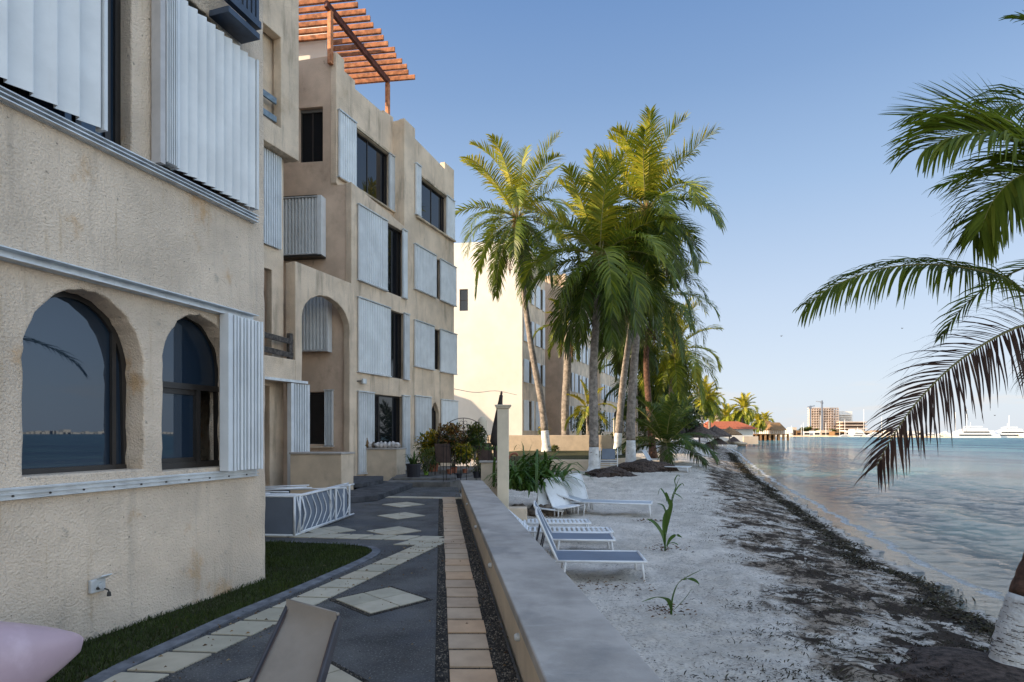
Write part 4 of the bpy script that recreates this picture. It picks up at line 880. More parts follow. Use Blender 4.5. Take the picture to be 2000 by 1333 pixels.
# ----- next block along the shore: bright flank and shaded sea front
wb = thing('apartment_building', 'far cream block with a blank sunlit side wall beyond the palms', 'building')
kz = .9
wall('sunlit_flank_wall', PW, rect(-16, 0, .5, 15.6), [hole(PW, 897.5, 914, 10.6, 12.2)], .3, M['whitestucco'], wb)
window(PW, PW.u(897.5), PW.u(914), 10.6, 12.2, .12, wb, mull=(), trans=(.5,), label='single small window high in the sunlit wall')
def ps(px): return PS.u(px)
uE = 46.0
zr = (1.5, 4.5, 7.5, 10.5, 13.5)
segs = [(0.02, 5.2, 0.0), (5.2, 8.9, -2.6), (8.9, 19.5, 0.6), (19.5, 23, -2.2), (23, 34, .4), (34, 37, -2), (37, 46, .2)]
for i, (a, b, o) in enumerate(segs):
    hs = []; wi = []
    if o > -1:
        n = max(2, int((b-a)/2.6))
        for k in range(n):
            for s in range(4):
                c = lerp(a, b, (k+.5)/n); hs.append(rect(c-.75, c+.75, zr[s]+(.9 if s else .35), zr[s]+2.5)); wi.append(hs[-1])
    else:
        hs.append(rect(a+.8, b-.8, 1.5, 4.2)); hs.append(arch(a+.9, b-.9, 4.9, 6.2, 7.1)); hs.append(rect(a+.6, b-.6, 8.4, 10.2)); wi = []
    ztop = 15.4 if i < 5 else 12.4
    wall('sea_front_wall', PS, rect(a, b, .2, ztop), hs, .3, M['stucco2'], wb, off=o)
    for h_ in wi:
        mb = MB(); mb.pbox(PS, h_[0][0], h_[1][0], h_[0][1], h_[2][1], o-.22, o-.16); f = part(mb, 'window', M['glass2'], wb)
        sgn = 1 if (int(h_[0][0]*7) % 3) else -1; w_ = .75
        mb = MB(); mb.pbox(PS, h_[0][0]-.35, h_[0][0]+w_-.1, h_[0][1]-.05, h_[2][1]+.05, o+.02, o+.09); mb.pbox(PS, h_[1][0]-.2, h_[1][0]+.3, h_[0][1]-.05, h_[2][1]+.05, o+.02, o+.09); part(mb, 'shutter', M['shutter'], f)
    if o < -1:
        backing(PS, a, b, 1, 15, -o+1.5, wb)
    if i < len(segs)-1:      # cheek wall that closes the step to the next segment
        o2 = segs[i+1][2]; lo, hi = sorted((o, o2)); mb = MB(); mb.obox(PS.P(b-(.0 if o2 > o else .3), .2, lo-.31), PS.d*.29, PS.n*(hi-lo+.01), Vector((0, 0, ztop-.25))); part(mb, 'cheek_wall', M['shaded_stucco'], wb)
mb = MB(); mb.obox(PS.P(.3, .5, -16), PS.d*(uE-.5), PS.n*12.5, Vector((0, 0, 14.2))); part(mb, 'inner_mass', M['stucco2'], wb)
fb = thing('apartment_building', 'distant cream house with orange roof edge behind the palm grove', 'building')
mb = MB(); mb.box((13, 92, 0), (22, 110, 8)); mb.box((20, 120, 0), (32, 140, 6)); part(mb, 'wall', M['farwall'], fb)
mb = MB(); mb.box((12.6, 91.6, 8), (22.4, 110.4, 8.5)); part(mb, 'roof', M['rooftile'], fb)
mb = MB()
for k in range(2):
    for s in range(2): mb.box((13.8+k*4, 91.94, 1.5+3*s), (15.6+k*4, 91.99, 3.3+3*s))
part(mb, 'window', M['black'], fb)
# small domed chimney pier on the patio edge
dm = thing('domed_pier', 'short cream pier with a rounded top in front of the sunlit wall', 'pier')
mb = MB(); c = at(942, 866, 24); mb.lathe((c.x, c.y, .1), [(.2, 0), (.2, 1.9), (.19, 2.0), (.15, 2.1), (.09, 2.17), (.01, 2.2)], 20); part(mb, 'shaft', M['pillar'], dm, smooth=False)

sh = thing('shadow_block', 'unseen slanted block added inland to cast the diagonal shadow on the sunlit wall', 'shadow_block')  # out-of-view block, added and shaped only to throw the diagonal wall shadow
mb = MB(); pr_ = [(-19, .5), (-7.6, .5), (-7.6, 2.3), (-15.5, 8.2), (-19, 5.0)]
mb.add([Vector((x, y, z)) for y in (39.4, 40.4) for x, z in pr_], [(0, 1, 2, 3, 4), (9, 8, 7, 6, 5), (1, 6, 7, 2), (2, 7, 8, 3), (3, 8, 9, 4), (0, 4, 9, 5), (0, 5, 6, 1)]); part(mb, 'body', M['farwall'], sh)
# ---------------------------------------------------------------- palms and plants
def frond(mb, rb, pts, leaf, n, up=Vector((0, 0, 1)), droop=.5, wid=.016, tint=.5, seed=0, start=.12, ang=(62, 25), segs=3, rach=.02, lift=12, tvar=.2, vfold=25, mess=.12, uneven=0.0):
    """palm leaf along a curve: midrib tube into rb, leaflets into mb"""
    r_ = random.Random(seed); P_ = smoothpath(pts, 24); Ls = [0]
    for a, b in zip(P_, P_[1:]): Ls.append(Ls[-1]+(b-a).length)
    T = Ls[-1]
    def sample(s):
        s = max(0, min(T*.9999, s)); i = max(k for k in range(len(Ls)) if Ls[k] <= s); i = min(i, len(P_)-2); u = (s-Ls[i])/(Ls[i+1]-Ls[i]); return P_[i].lerp(P_[i+1], u), (P_[i+1]-P_[i]).normalized()
    rb.tube(P_, [max(.1, 1-.9*l/T)*rach for l in Ls], 5, min(1, tint+.2))
    for side in (-1, 1):
        for k in range(n):
            f = start+(1-start)*(k+r_.uniform(-.3, .3))/n; f = min(max(f, 0), .995); p, t = sample(f*T)
            s = (t.cross(up)).normalized()*side; u = s.cross(t)*side
            if u.dot(up) < 0: u = -u
            a = R(lerp(ang[0], ang[1], f**1.3)+r_.uniform(-5, 5)); v = R(vfold+r_.uniform(-8, 8))
            d = (t*math.cos(a)+(s*math.cos(v)+u*math.sin(v))*math.sin(a)).normalized()
            env = min(1, .55+2.4*(f-start+.02))*(1-max(0, f-.68)**1.5*3.2); l = leaf*env*r_.uniform(1-mess*1.6, 1+mess*.5)
            if uneven and side == 1: l *= 1-uneven
            if r_.random() < mess*.25: l *= .6
            q = [p]; cur = d.copy(); st = l/segs; dr = droop*r_.uniform(.6, 1.4)
            for j in range(segs):
                cur = (cur+Vector((0, 0, -1))*dr*(j+.6)/segs*.9+Vector((r_.uniform(-1, 1), r_.uniform(-1, 1), r_.uniform(-1, 1)))*mess*.35).normalized(); q.append(q[-1]+cur*st)
            wv = [wid*.55]+[wid*(1-.75*((j+1)/segs)**1.5) for j in range(segs-1)]+[wid*.08]
            mb.ribbon(q, wv, t+u*.35*r_.uniform(.2, 1.2)*side, max(0, min(1, tint+r_.uniform(-tvar, tvar))))
def arcpts(c, az, el, L, bend, twist=0):
    """drooping leaf axis"""
    p = Vector(c); out = [p.copy()]; e = el; a = az; n = 9
    for i in range(n):
        st = L/n; p = p+Vector((math.cos(a)*math.cos(e), math.sin(a)*math.cos(e), math.sin(e)))*st; out.append(p.copy()); e -= bend/n*(.5+1.2*i/n); e = max(e, -1.45); a += twist/n
    return out
def palm(label, path, crown_r, nf, seed, m='frond', r0=.24, r1=.13, wash=.0, group='tall coconut palms', trunkm='trunk', dead=3, leaf=.75, n=42, upfr=.30, lean=(0, 0), tint=.5, segs=3, wid=.038, nuts=True, low=-.9, name='palm_tree', extra=()):
    t = thing(name, label, 'palm tree', path[0], 0, group); o = Vector(path[0]); r_ = random.Random(seed)
    P_ = smoothpath([Vector(p)-o for p in path], 44); c = P_[-1]; k = 0
    rad = [lerp(r0, r1, min(1, (i/44)**.45)) *(1+.035*math.sin(i*1.9+seed)+.02*r_.uniform(-1, 1)) for i in range(45)]
    rad[0] *= 1.25; rad[1] *= 1.08
    if wash:
        while (P_[k].z < wash) and k < 40: k += 1
        fine = smoothpath(P_[:k+1], 16); fr_ = [interp(i/16*k, list(enumerate(rad))) for i in range(17)]
        mb = MB(); mb.tube(fine, fr_, 16); part(mb, 'whitewashed_base', M['limewash'], t, smooth=True)
    mb = MB(); mb.tube(P_[k:], rad[k:], 16); part(mb, 'trunk', M[trunkm], t, smooth=True)
    lf, rb, dd, dr = MB(), MB(), MB(), MB()
    for i in range(nf):
        f = i/(nf-1); az = i*2.39996+seed+r_.uniform(-.25, .25)
        if f < upfr: el = R(86-42*f/upfr+r_.uniform(-5, 5)); bend = R(r_.uniform(25, 75)); L = crown_r*r_.uniform(.82, 1.05)
        else: g = (f-upfr)/(1-upfr); el = lerp(.62, low, g)+r_.uniform(-.12, .12); bend = R(lerp(120, 45, g)+r_.uniform(-15, 15)); L = crown_r*r_.uniform(.88, 1.05)
        pts = arcpts(c+Vector((math.cos(az)*.1, math.sin(az)*.1, .05)), az, el, L, bend, r_.uniform(-.3, .3))
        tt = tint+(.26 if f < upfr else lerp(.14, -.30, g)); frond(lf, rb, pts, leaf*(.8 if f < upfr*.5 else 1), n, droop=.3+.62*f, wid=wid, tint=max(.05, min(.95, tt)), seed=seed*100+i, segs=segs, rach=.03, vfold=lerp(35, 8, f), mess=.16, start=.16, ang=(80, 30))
    for e in extra:
        frond(lf, rb, arcpts(c, *e), leaf, n, droop=.7, wid=wid, tint=tint, seed=seed*100+77, segs=segs, rach=.03, mess=.2)
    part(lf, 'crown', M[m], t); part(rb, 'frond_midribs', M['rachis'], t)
    if dead:
        for i in range(dead):
            az = seed*2+i*2.1; pts = arcpts(c-Vector((0, 0, .15)), az, -.85-r_.uniform(0, .35), crown_r*r_.uniform(.55, .8), R(50)); frond(dd, dr, pts, leaf*.5, 26, droop=1.5, wid=wid*.8, tint=.5, seed=seed*9+i, segs=2, mess=.5)
        part(dd, 'dead_fronds', M['dead'], t)
    if nuts:
        mb = MB()
        for i in range(12): az = i*2.1; mb.blob(c+Vector((math.cos(az)*r_.uniform(.12, .34), math.sin(az)*r_.uniform(.12, .34), -.1-r_.uniform(0, .45))), .12, .12, .15, i, .05, 8, 6)
        for i in range(14): az = i*2.7; mb.tube([c+Vector((0, 0, -.1)), c+Vector((math.cos(az)*.3, math.sin(az)*.3, .25))], [.07, .03], 5)
        part(mb, 'coconuts', M['coconut'], t, smooth=True)
    return t
def pth(pts): return [at(px, py, Y) for px, py, Y in pts]
b0 = at(1068, 876, 32); b0.z = .6
palm('slender curved palm left of the grove in front of the sunlit wall', [b0]+pth([(1058, 790, 32), (1038, 680, 32), (1022, 560, 32), (1011, 428, 32)]), 4.8, 35, 1, r0=.26, r1=.13, wash=.95, leaf=1.08, low=-1.05, n=52)
b0 = at(1160, 922, 25)
palm('stout palm with whitewashed foot in the middle of the grove, crown lowest', [b0]+pth([(1160, 850, 25), (1159, 720, 25), (1165, 620, 25), (1172, 505, 25)]), 4.1, 40, 2, r0=.28, r1=.14, wash=.92, n=54, leaf=1.2, low=-1.15, upfr=.34, dead=4)
b0 = at(1232, 910, 27)
palm('tallest palm with whitewashed foot right of the middle one', [b0]+pth([(1233, 800, 27), (1241, 680, 27), (1252, 540, 27), (1263, 412, 27)]), 4.1, 38, 3, r0=.27, r1=.14, wash=.98, n=54, leaf=1.2, low=-1.0, upfr=.36, dead=4)
b0 = at(1205, 890, 30)
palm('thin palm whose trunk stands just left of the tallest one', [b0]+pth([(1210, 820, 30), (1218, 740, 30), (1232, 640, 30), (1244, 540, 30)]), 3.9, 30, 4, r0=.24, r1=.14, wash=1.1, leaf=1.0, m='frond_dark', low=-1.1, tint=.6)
b0 = at(1276, 895, 36)
palm('dark trunked palm leaning right behind the tallest one', [b0]+pth([(1268, 800, 36), (1262, 700, 36), (1270, 640, 36), (1284, 585, 36)]), 4.3, 30, 5, r0=.26, r1=.15, wash=0, leaf=1.0, m='frond', low=-.9, trunkm='trunkwarm')
b0 = at(1300, 885, 44)
palm('sunlit yellow-green palm rising behind the grove', [b0]+pth([(1305, 820, 44), (1312, 750, 44), (1316, 690, 44)]), 4.3, 32, 6, r0=.26, r1=.16, leaf=1.15, wid=.055, tint=.72, low=-.9, group='palms farther along the beach')
for i, (bx, by, cx, cy, Y, rr_, lb) in enumerate(((1240, 880, 1235, 655, 40, 3.4, 'dark palm half hidden behind the thin trunk'), (1262, 872, 1262, 745, 48, 4.2, 'shaded palm filling the gap above the young palm'), (1305, 872, 1302, 768, 60, 3.3, 'shaded palm behind the drooping young palm'))):
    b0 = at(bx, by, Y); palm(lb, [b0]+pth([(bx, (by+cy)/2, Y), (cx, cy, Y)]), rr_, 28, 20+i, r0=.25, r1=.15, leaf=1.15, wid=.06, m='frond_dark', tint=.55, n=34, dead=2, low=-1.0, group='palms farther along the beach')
for i, (bx, by, cx, cy, Y, rr_, lb) in enumerate(((1372, 842, 1375, 778, 120, 4.6, 'bright palm standing over the thatched umbrellas'), (1386, 842, 1388, 790, 125, 3.8, 'second bright palm beside the one over the thatched umbrellas'), (1450, 862, 1453, 800, 150, 4.6, 'lone palm with white foot at the water beside the pier'), (1481, 845, 1481, 826, 205, 3.6, 'small palm in front of the pier restaurant, left'), (1494, 843, 1495, 821, 230, 3.8, 'small palm in front of the pier restaurant, right'), (1418, 842, 1420, 815, 160, 4.2, 'dim palm between the orange roof and the lone palm'))):
    b0 = at(bx, by, Y); palm(lb, [b0]+pth([(bx, (by+cy)/2, Y), (cx, cy, Y)]), rr_, 34, 40+i, r0=.40 if i == 2 else .3, r1=.2, leaf=1.35, tint=.74, n=36, dead=1, segs=2, wid=.10, nuts=False, low=-1.0, wash=1.2 if i == 2 else 0, group='palms farther along the beach')
# young drooping palm by the sand
b0 = at(1296, 905, 30)
palm('young stemless palm with long arching dark fronds beside the grove', [b0]+pth([(1297, 890, 30), (1300, 872, 30)]), 3.2, 24, 9, r0=.2, r1=.22, leaf=.8, m='frond_dark', tint=.5, dead=0, nuts=False, low=.05, upfr=.5, name='young_palm', group=None)
b0 = at(1105, 880, 37)
palm('pale smooth trunked young palm on the terrace by the door', [b0]+pth([(1104, 800, 37), (1108, 720, 37), (1110, 640, 37)]), 2.6, 14, 14, r0=.27, r1=.24, leaf=.5, m='frond', tint=.6, dead=3, nuts=False, group='tall coconut palms')
b0 = at(1150, 850, 35); palm('low palm with rusty arching fronds beside the whitewashed trunk', [b0]+pth([(1150, 830, 35), (1150, 800, 35)]), 2.0, 12, 15, r0=.16, r1=.16, leaf=.4, m='frond', tint=.75, dead=2, nuts=False, name='young_palm', group=None)

# ----- near palm on the right: trunk and the fronds that reach into view
np_ = thing('palm_tree', 'near leaning palm at the right edge with whitewashed foot and fronds reaching in', 'palm tree', (4.78, 5.4, -.55)); o = Vector((4.78, 5.4, -.55))
tp = [Vector(p)-o for p in ((4.72, 5.4, -.75), (4.77, 5.4, -.3), (4.98, 5.4, .35), (5.38, 5.42, 1.2), (5.72, 5.46, 2.2), (6.1, 5.5, 3.25))]
P_ = smoothpath(tp, 70); rad = [(.235-.10*min(1, i/50)+.05*max(0, 1-i/6))*(1+.02*math.sin(i*2.2)+.02*nz(i*.7, 1)) for i in range(71)]
k = 22; mb = MB(); mb.tube(P_[:k+1], rad[:k+1], 28); part(mb, 'whitewashed_base', M['limewash'], np_, smooth=True)
mb = MB(); mb.tube(P_[k:], rad[k:], 28); part(mb, 'trunk', M['trunkwarm'], np_, smooth=True)
mb = MB(); r_ = random.Random(3)
for i in range(1400):    # fibrous rings and flakes on the bark
    j = r_.uniform(k-14, 60); q = P_[int(j)].lerp(P_[int(j)+1], j % 1); g = r_.uniform(0, 6.28); rr_ = rad[int(j)]*1.005; d = Vector((math.cos(g), math.sin(g), .1)); p = q+d*rr_
    l = r_.uniform(.02, .07); tt = Vector((-math.sin(g), math.cos(g), r_.uniform(-.1, .1)))*l; mb.ribbon([p-tt*.5, p+tt*.5], [.003, .002], (0, 0, 1), r_.random())
part(mb, 'bark_flakes', M['rootpile'], np_)
CR = Vector((6.12, 5.52, 3.35))-o
def nf(pxs, label, m='frond_near', **k):
    pts = [Vector(p) for p in pxs]; pts = [CR if p is None else p for p in pts]
    lf, rb = MB(), MB(); frond(lf, rb, [p-o for p in pts], **k, rach=.022)
    f = part(lf, 'frond', M[m], np_); part(rb, 'midrib', M['rachis'], f); f['label'] = label
cw = CR+o
def pp(*a): return [tuple(cw)]+[tuple(at(*q)) for q in a]
nf(pp((2060, 590, 5.3), (1960, 543, 5.1), (1850, 519, 5.0), (1740, 522, 4.95), (1640, 553, 4.9), (1572, 596, 4.9)), 'long level green frond with upturned leaflets', leaf=.62, n=150, up=Vector((.0, -.62, .78)), droop=.42, wid=.0115, tint=.58, seed=1, start=.2, vfold=10, ang=(72, 26), segs=5, tvar=.22, mess=.09, uneven=.45)
nf(pp((2080, 618, 5.2), (1985, 640, 5.0), (1880, 700, 4.9), (1800, 775, 4.85), (1745, 850, 4.8), (1712, 912, 4.8)), 'drooping rusty brown frond lowest on the palm', m='frond_brown', leaf=.64, n=116, up=Vector((-.3, -.9, .35)), droop=.42, wid=.0095, tint=.4, seed=2, start=.18, vfold=6, ang=(74, 24), segs=5, tvar=.3, mess=.14)
nf(pp((2090, 330, 5.2), (1990, 248, 5.0), (1900, 216, 4.9), (1830, 212, 4.9), (1772, 226, 4.9)), 'upper green frond pointing left with a fan of leaflets', leaf=.62, n=112, up=Vector((.1, -.85, .5)), droop=.06, wid=.0145, tint=.5, seed=3, start=.2, vfold=8, ang=(66, 20), segs=4, tvar=.2, mess=.06)
nf(pp((2100, 350, 4.9), (2010, 288, 4.6), (1930, 262, 4.5), (1860, 268, 4.45), (1805, 292, 4.4)), 'broad olive frond hanging in front of the upper one', leaf=.84, n=140, up=Vector((-.1, -.72, .68)), droop=.42, wid=.015, tint=.66, seed=4, start=.15, vfold=18, ang=(62, 24), segs=5, tvar=.2, mess=.08)
nf(pp((2120, 400, 4.9), (2040, 370, 4.7), (1975, 380, 4.6), (1925, 420, 4.6), (1900, 462, 4.6)), 'inner frond curving down behind the olive one', leaf=.75, n=110, up=Vector((-.2, -.75, .6)), droop=.45, wid=.013, tint=.55, seed=5, start=.15, vfold=18, ang=(64, 25), segs=4, mess=.08)
nf(pp((2160, 180, 5.3), (2090, 90, 5.2), (2030, 48, 5.2), (1985, 36, 5.2)), 'topmost frond whose tip just enters the frame', leaf=.42, n=60, up=Vector((.1, -.8, .55)), droop=.3, wid=.011, tint=.35, seed=6, start=.15, vfold=10, ang=(60, 18), segs=4)
nf(pp((2140, 600, 5.6), (2085, 640, 5.8), (2040, 690, 5.9), (2010, 740, 5.9)), 'short dark frond hanging at the frame edge', m='frond_near', leaf=.55, n=60, up=Vector((-.2, -.85, .4)), droop=.7, wid=.010, tint=.2, seed=7, start=.15, vfold=6, ang=(64, 20), segs=4)
nf(pp((2130, 350, 4.7), (2060, 330, 4.4), (1990, 345, 4.3), (1940, 392, 4.25), (1915, 450, 4.25)), 'wide olive frond hanging at the frame edge above the level one', leaf=.8, n=130, up=Vector((-.15, -.7, .65)), droop=.5, wid=.015, tint=.66, seed=9, start=.15, vfold=18, ang=(74, 25), segs=5, mess=.08)
nf(pp((2120, 270, 5.4), (2040, 215, 5.4), (1970, 205, 5.4), (1905, 232, 5.4)), 'rear frond crossing behind the fan-shaped one', leaf=.6, n=84, up=Vector((0, -.75, .6)), droop=.5, wid=.015, tint=.45, seed=10, start=.15, vfold=10, ang=(74, 25), segs=4, mess=.08)
for i, (az, el, L) in enumerate(((.2, .6, 2.6), (-.6, .1, 2.7), (.9, .9, 2.4), (1.7, .3, 2.6), (-1.2, .5, 2.4), (2.2, 1.1, 2.3), (-.1, -.3, 2.5))):
    lf, rb = MB(), MB(); frond(lf, rb, arcpts(CR, az, el, L, R(80)), .45, 40, droop=.6, wid=.012, tint=.45, seed=30+i, segs=3, rach=.022)
    f = part(lf, 'frond', M['frond_near'], np_); part(rb, 'midrib', M['rachis'], f)

# ----- coconut seedlings on the sand
def blade(mb, pts, w_, side=(1, 0, 0), tint=.5, fold=.25):
    P_ = smoothpath(pts, 14); n = len(P_); mb.ribbon(P_, [w_*(math.sin(math.pi*min(.97, .06+.94*i/(n-1)))**.7) for i in range(n)], side, tint, fold)
def seedling(label, base, leaves, stem=None, w_=.03):
    b = gnd(*base); t = thing('coconut_seedling', label, 'seedling', b, 0, 'coconut seedlings in the sand')
    if stem: mb = MB(); mb.tube([at(x, y, b.y)-b for x, y in stem], [.016, .012, .007][:len(stem)] if len(stem) <= 3 else .01, 8); part(mb, 'stem', M['leaf'], t, smooth=True)
    for i, (pts, ww, dy) in enumerate(leaves):
        n = len(pts); q = [at(x, y, b.y+dy*j/(n-1))-b for j, (x, y) in enumerate(pts)]; mb = MB(); blade(mb, q, ww, (.75, -.5, .2) if i % 2 else (.6, .6, .3), [.5, .75, .3, .6][i % 4]); part(mb, 'leaf', M['leaf'], t, smooth=True)
z_ = -.52
seedling('tall thin seedling with stacked leaves, rear of the two clear sand plants', (1299, 1076, z_), [
    (((1299, 1070), (1292, 1042), (1278, 1022), (1264, 1014)), .045, -.1), (((1300, 1060), (1297, 1030), (1300, 1005), (1310, 990)), .034, .05), (((1300, 1050), (1303, 1020), (1296, 990), (1284, 984)), .028, .1),
    (((1302, 1068), (1310, 1052), (1322, 1046), (1332, 1050)), .03, -.15), (((1302, 1064), (1314, 1060), (1324, 1064), (1321, 1068)), .012, .1), (((1300, 1040), (1306, 1010), (1311, 985), (1308, 975)), .04, .02)], ((1299, 1076), (1299, 1050), (1300, 1030)))
seedling('low seedling with three broad arching leaves nearest the wall', (1311, 1199, z_-.01), [
    (((1311, 1196), (1313, 1165), (1328, 1135), (1374, 1111)), .030, -.2), (((1312, 1192), (1304, 1170), (1280, 1166), (1253, 1176)), .034, -.25), (((1313, 1194), (1325, 1182), (1338, 1168), (1351, 1150)), .028, .15), (((1330, 1133), (1345, 1130), (1358, 1134), (1366, 1142)), .018, -.2)], ((1311, 1200), (1311, 1190), (1312, 1180)), .04)
seedling('yellow-green spindly seedling behind the tall thin one', (1311, 1002, -.46), [
    (((1311, 1000), (1300, 970), (1290, 955), (1285, 968)), .03, .1), (((1311, 996), (1306, 975), (1300, 962), (1302, 980)), .03, -.1), (((1312, 985), (1318, 960), (1323, 942), (1331, 930)), .022, .1), (((1313, 975), (1322, 955), (1332, 945), (1336, 950)), .018, -.1), (((1310, 990), (1314, 965), (1326, 968), (1334, 976)), .022, .1), (((1320, 950), (1318, 938), (1324, 928), (1328, 932)), .016, 0)], ((1311, 1002), (1313, 970), (1322, 945)))
# ----- strap-leaved clump, shrubs
def clump(label, c, n, L, w_, seed, name='lily_clump', m='leaf', lean=0, cat='plant', spread=.25, eh=(40, 85)):
    r_ = random.Random(seed); t = thing(name, label, cat, c); mb = MB()
    for i in range(n):
        a = r_.uniform(0, 6.28); e = R(r_.uniform(*eh)); l = L*r_.uniform(.6, 1.15); p = Vector((r_.gauss(0, spread), r_.gauss(0, spread), 0)); q = [p]; d = Vector((math.cos(a)*math.cos(e)+lean, math.sin(a)*math.cos(e), math.sin(e))).normalized()
        for j in range(5): d = (d+Vector((0, 0, -.17*(j+.5)))).normalized(); q.append(q[-1]+d*l/5)
        mb.ribbon(q, [w_*.6, w_, w_, w_*.85, w_*.6, w_*.1], (-math.sin(a), math.cos(a), 0), max(0, min(1, r_.gauss(.5, .25))), .2)
    part(mb, 'leaves', M[m], t); return t
clump('big clump of arching strap leaves beside the cream pillar', at(1036, 952, 15.5)-Vector((0, 0, .05)), 280, 1.35, .045, 3, lean=.10, spread=.28)
clump('smaller tuft of strap leaves in front of the big clump', at(1003, 950, 14.6)-Vector((0, 0, .05)), 100, 1.0, .035, 4, lean=.05, spread=.12)
clump('spiky yellow-green tuft near the closed umbrella', at(962, 880, 19), 40, .35, .018, 6)
def shrub(label, c, rx, rz, n, m, seed, leaf=.13, lw=.035, name='shrub', pot=None, cat='shrub', stemh=0):
    r_ = random.Random(seed); t = thing(name, label, cat, c); mb = MB(); sb = MB()
    for i in range(n):
        d = Vector((r_.gauss(0, 1), r_.gauss(0, 1), r_.gauss(0, 1))).normalized(); q = r_.random()**.4; lump = 1+.35*noise.noise(d*1.8+Vector((seed, 0, 0)))*2
        p = Vector((d.x*rx*q*lump, d.y*rx*q*lump, rz+stemh+d.z*rz*q*lump)); a = r_.uniform(0, 6.28); o_ = (d+Vector((math.cos(a)*.7, math.sin(a)*.7, r_.uniform(-.3, .6)))).normalized()*leaf*r_.uniform(.6, 1.3)
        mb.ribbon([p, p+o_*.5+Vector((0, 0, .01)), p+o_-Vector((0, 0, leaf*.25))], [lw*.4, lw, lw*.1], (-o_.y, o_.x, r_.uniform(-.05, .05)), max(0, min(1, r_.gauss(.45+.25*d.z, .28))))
    for i in range(9): a = i*.7; sb.tube([(0, 0, 0), (math.cos(a)*rx*.3, math.sin(a)*rx*.3, rz*.8+stemh), (math.cos(a)*rx*.6, math.sin(a)*rx*.6, rz*1.3+stemh)], [.018, .012, .006], 5)
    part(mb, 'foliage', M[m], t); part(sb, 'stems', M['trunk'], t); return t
def pot(label, c, r, h, m, name='plant_pot', taper=.75, bowl=False):
    t = MB(); t.lathe(c, [(r*taper, 0), (r*.98, h*.88), (r*1.06, h*.88), (r*1.06, h), (r*.9, h), (r*.88, h*.86)], 20); o = t.build(name, M[m], smooth=False); return tag(o, label, 'pot', 'plant pots on the patio')
def pg_(px, py, z=.22): return gnd(px, py, z)
c = pg_(808, 932); pot('large charcoal pot beside the shell planter', c, .24, .42, 'blackpot', taper=.85)
clump('grey-green spiky cactus leaves in the charcoal pot', c+Vector((0, 0, .38)), 26, .5, .035, 11, name='cactus', spread=.07, eh=(60, 88))
shrub('lacy green shrub behind the charcoal pot', c+Vector((.35, .5, .15)), .32, .38, 700, 'bush', 12, .09, .016)
c = pg_(844, 921); pot('terracotta pot under the yellow croton', c, .26, .36, 'terracotta')
shrub('yellow and green croton bush in the terracotta pot', c+Vector((0, 0, .3)), .52, .56, 2000, 'croton_y', 13)
c = pg_(880, 923); shrub('red-bronze croton bush behind the sling chair', c+Vector((0, 0, .35)), .50, .50, 1700, 'croton_r', 14, stemh=.35)
c = pg_(930, 922); shrub('green leafy vine on the right of the iron arch', c+Vector((-.05, 0, .35)), .40, .45, 1300, 'bush', 15, stemh=.45)
c = pg_(905, 921); shrub('mixed pink and green potted foliage in the middle of the patio', c+Vector((0, 0, .25)), .45, .5, 1300, 'croton_y', 16)
shrub('low yellow-tipped foliage on the patio shelf', pg_(884, 925)+Vector((.4, -.2, .6)), .3, .2, 600, 'croton_y', 17)
for i, (px_, py_, r, h, m_, lb) in enumerate(((832, 928, .09, .17, 'greenpot', 'little lime green pot in front of the terracotta pot'), (878, 926, .10, .16, 'terracotta', 'small terracotta pot at the left of the iron arch'), (887, 924, .11, .2, 'terracotta', 'clay pot on the low plant shelf'), (931, 934, .12, .2, 'blackpot', 'black pot by the small cream gate wall, left one'), (942, 934, .11, .2, 'blackpot', 'black pot by the small cream gate wall, right one'), (908, 924, .09, .14, 'terracotta', 'red clay pot under the mixed foliage'), (897, 934, .1, .14, 'blackpot', 'squat black pot at the foot of the iron arch'))):
    c = pg_(px_, py_); pot(lb, c, r, h, m_); 
    if i in (0, 2, 3, 4): shrub('tuft of small leaves growing from the %s' % lb.replace(' in front of the terracotta pot', '').replace(' by the small cream gate wall,', ' at the gate wall,'), c+Vector((0, 0, h*.8)), r*1.3, r*1.5, 160, 'bush', 50+i, .06, .014, name='potted_plant', cat='plant')
shrub('dark green hedge along the terrace of the next block', at(1150, 845, 44), 1.4, .8, 1500, 'bush', 21, .2, .06, 'hedge', cat='hedge')
shrub('leafy green bush between the whitewashed trunks', at(1200, 872, 33.9), .5, .35, 700, 'bush', 22, .16, .05)
shrub('rounded green bush beside the orange urn', at(1240, 868, 47), 1.3, .8, 1300, 'bush', 23, .16, .05)
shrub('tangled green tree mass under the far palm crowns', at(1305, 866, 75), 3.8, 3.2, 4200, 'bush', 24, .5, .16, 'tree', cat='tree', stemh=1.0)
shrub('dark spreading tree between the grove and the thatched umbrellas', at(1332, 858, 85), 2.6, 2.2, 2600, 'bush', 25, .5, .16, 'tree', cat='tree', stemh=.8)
shrub('tiny yellow flowering bush on the terrace wall', at(1062, 850, 34), .35, .25, 300, 'croton_y', 26, .12, .04)
shrub('small dark tuft on the raised lawn', at(1083, 880, 31), .25, .12, 250, 'bush', 27, .12, .03)
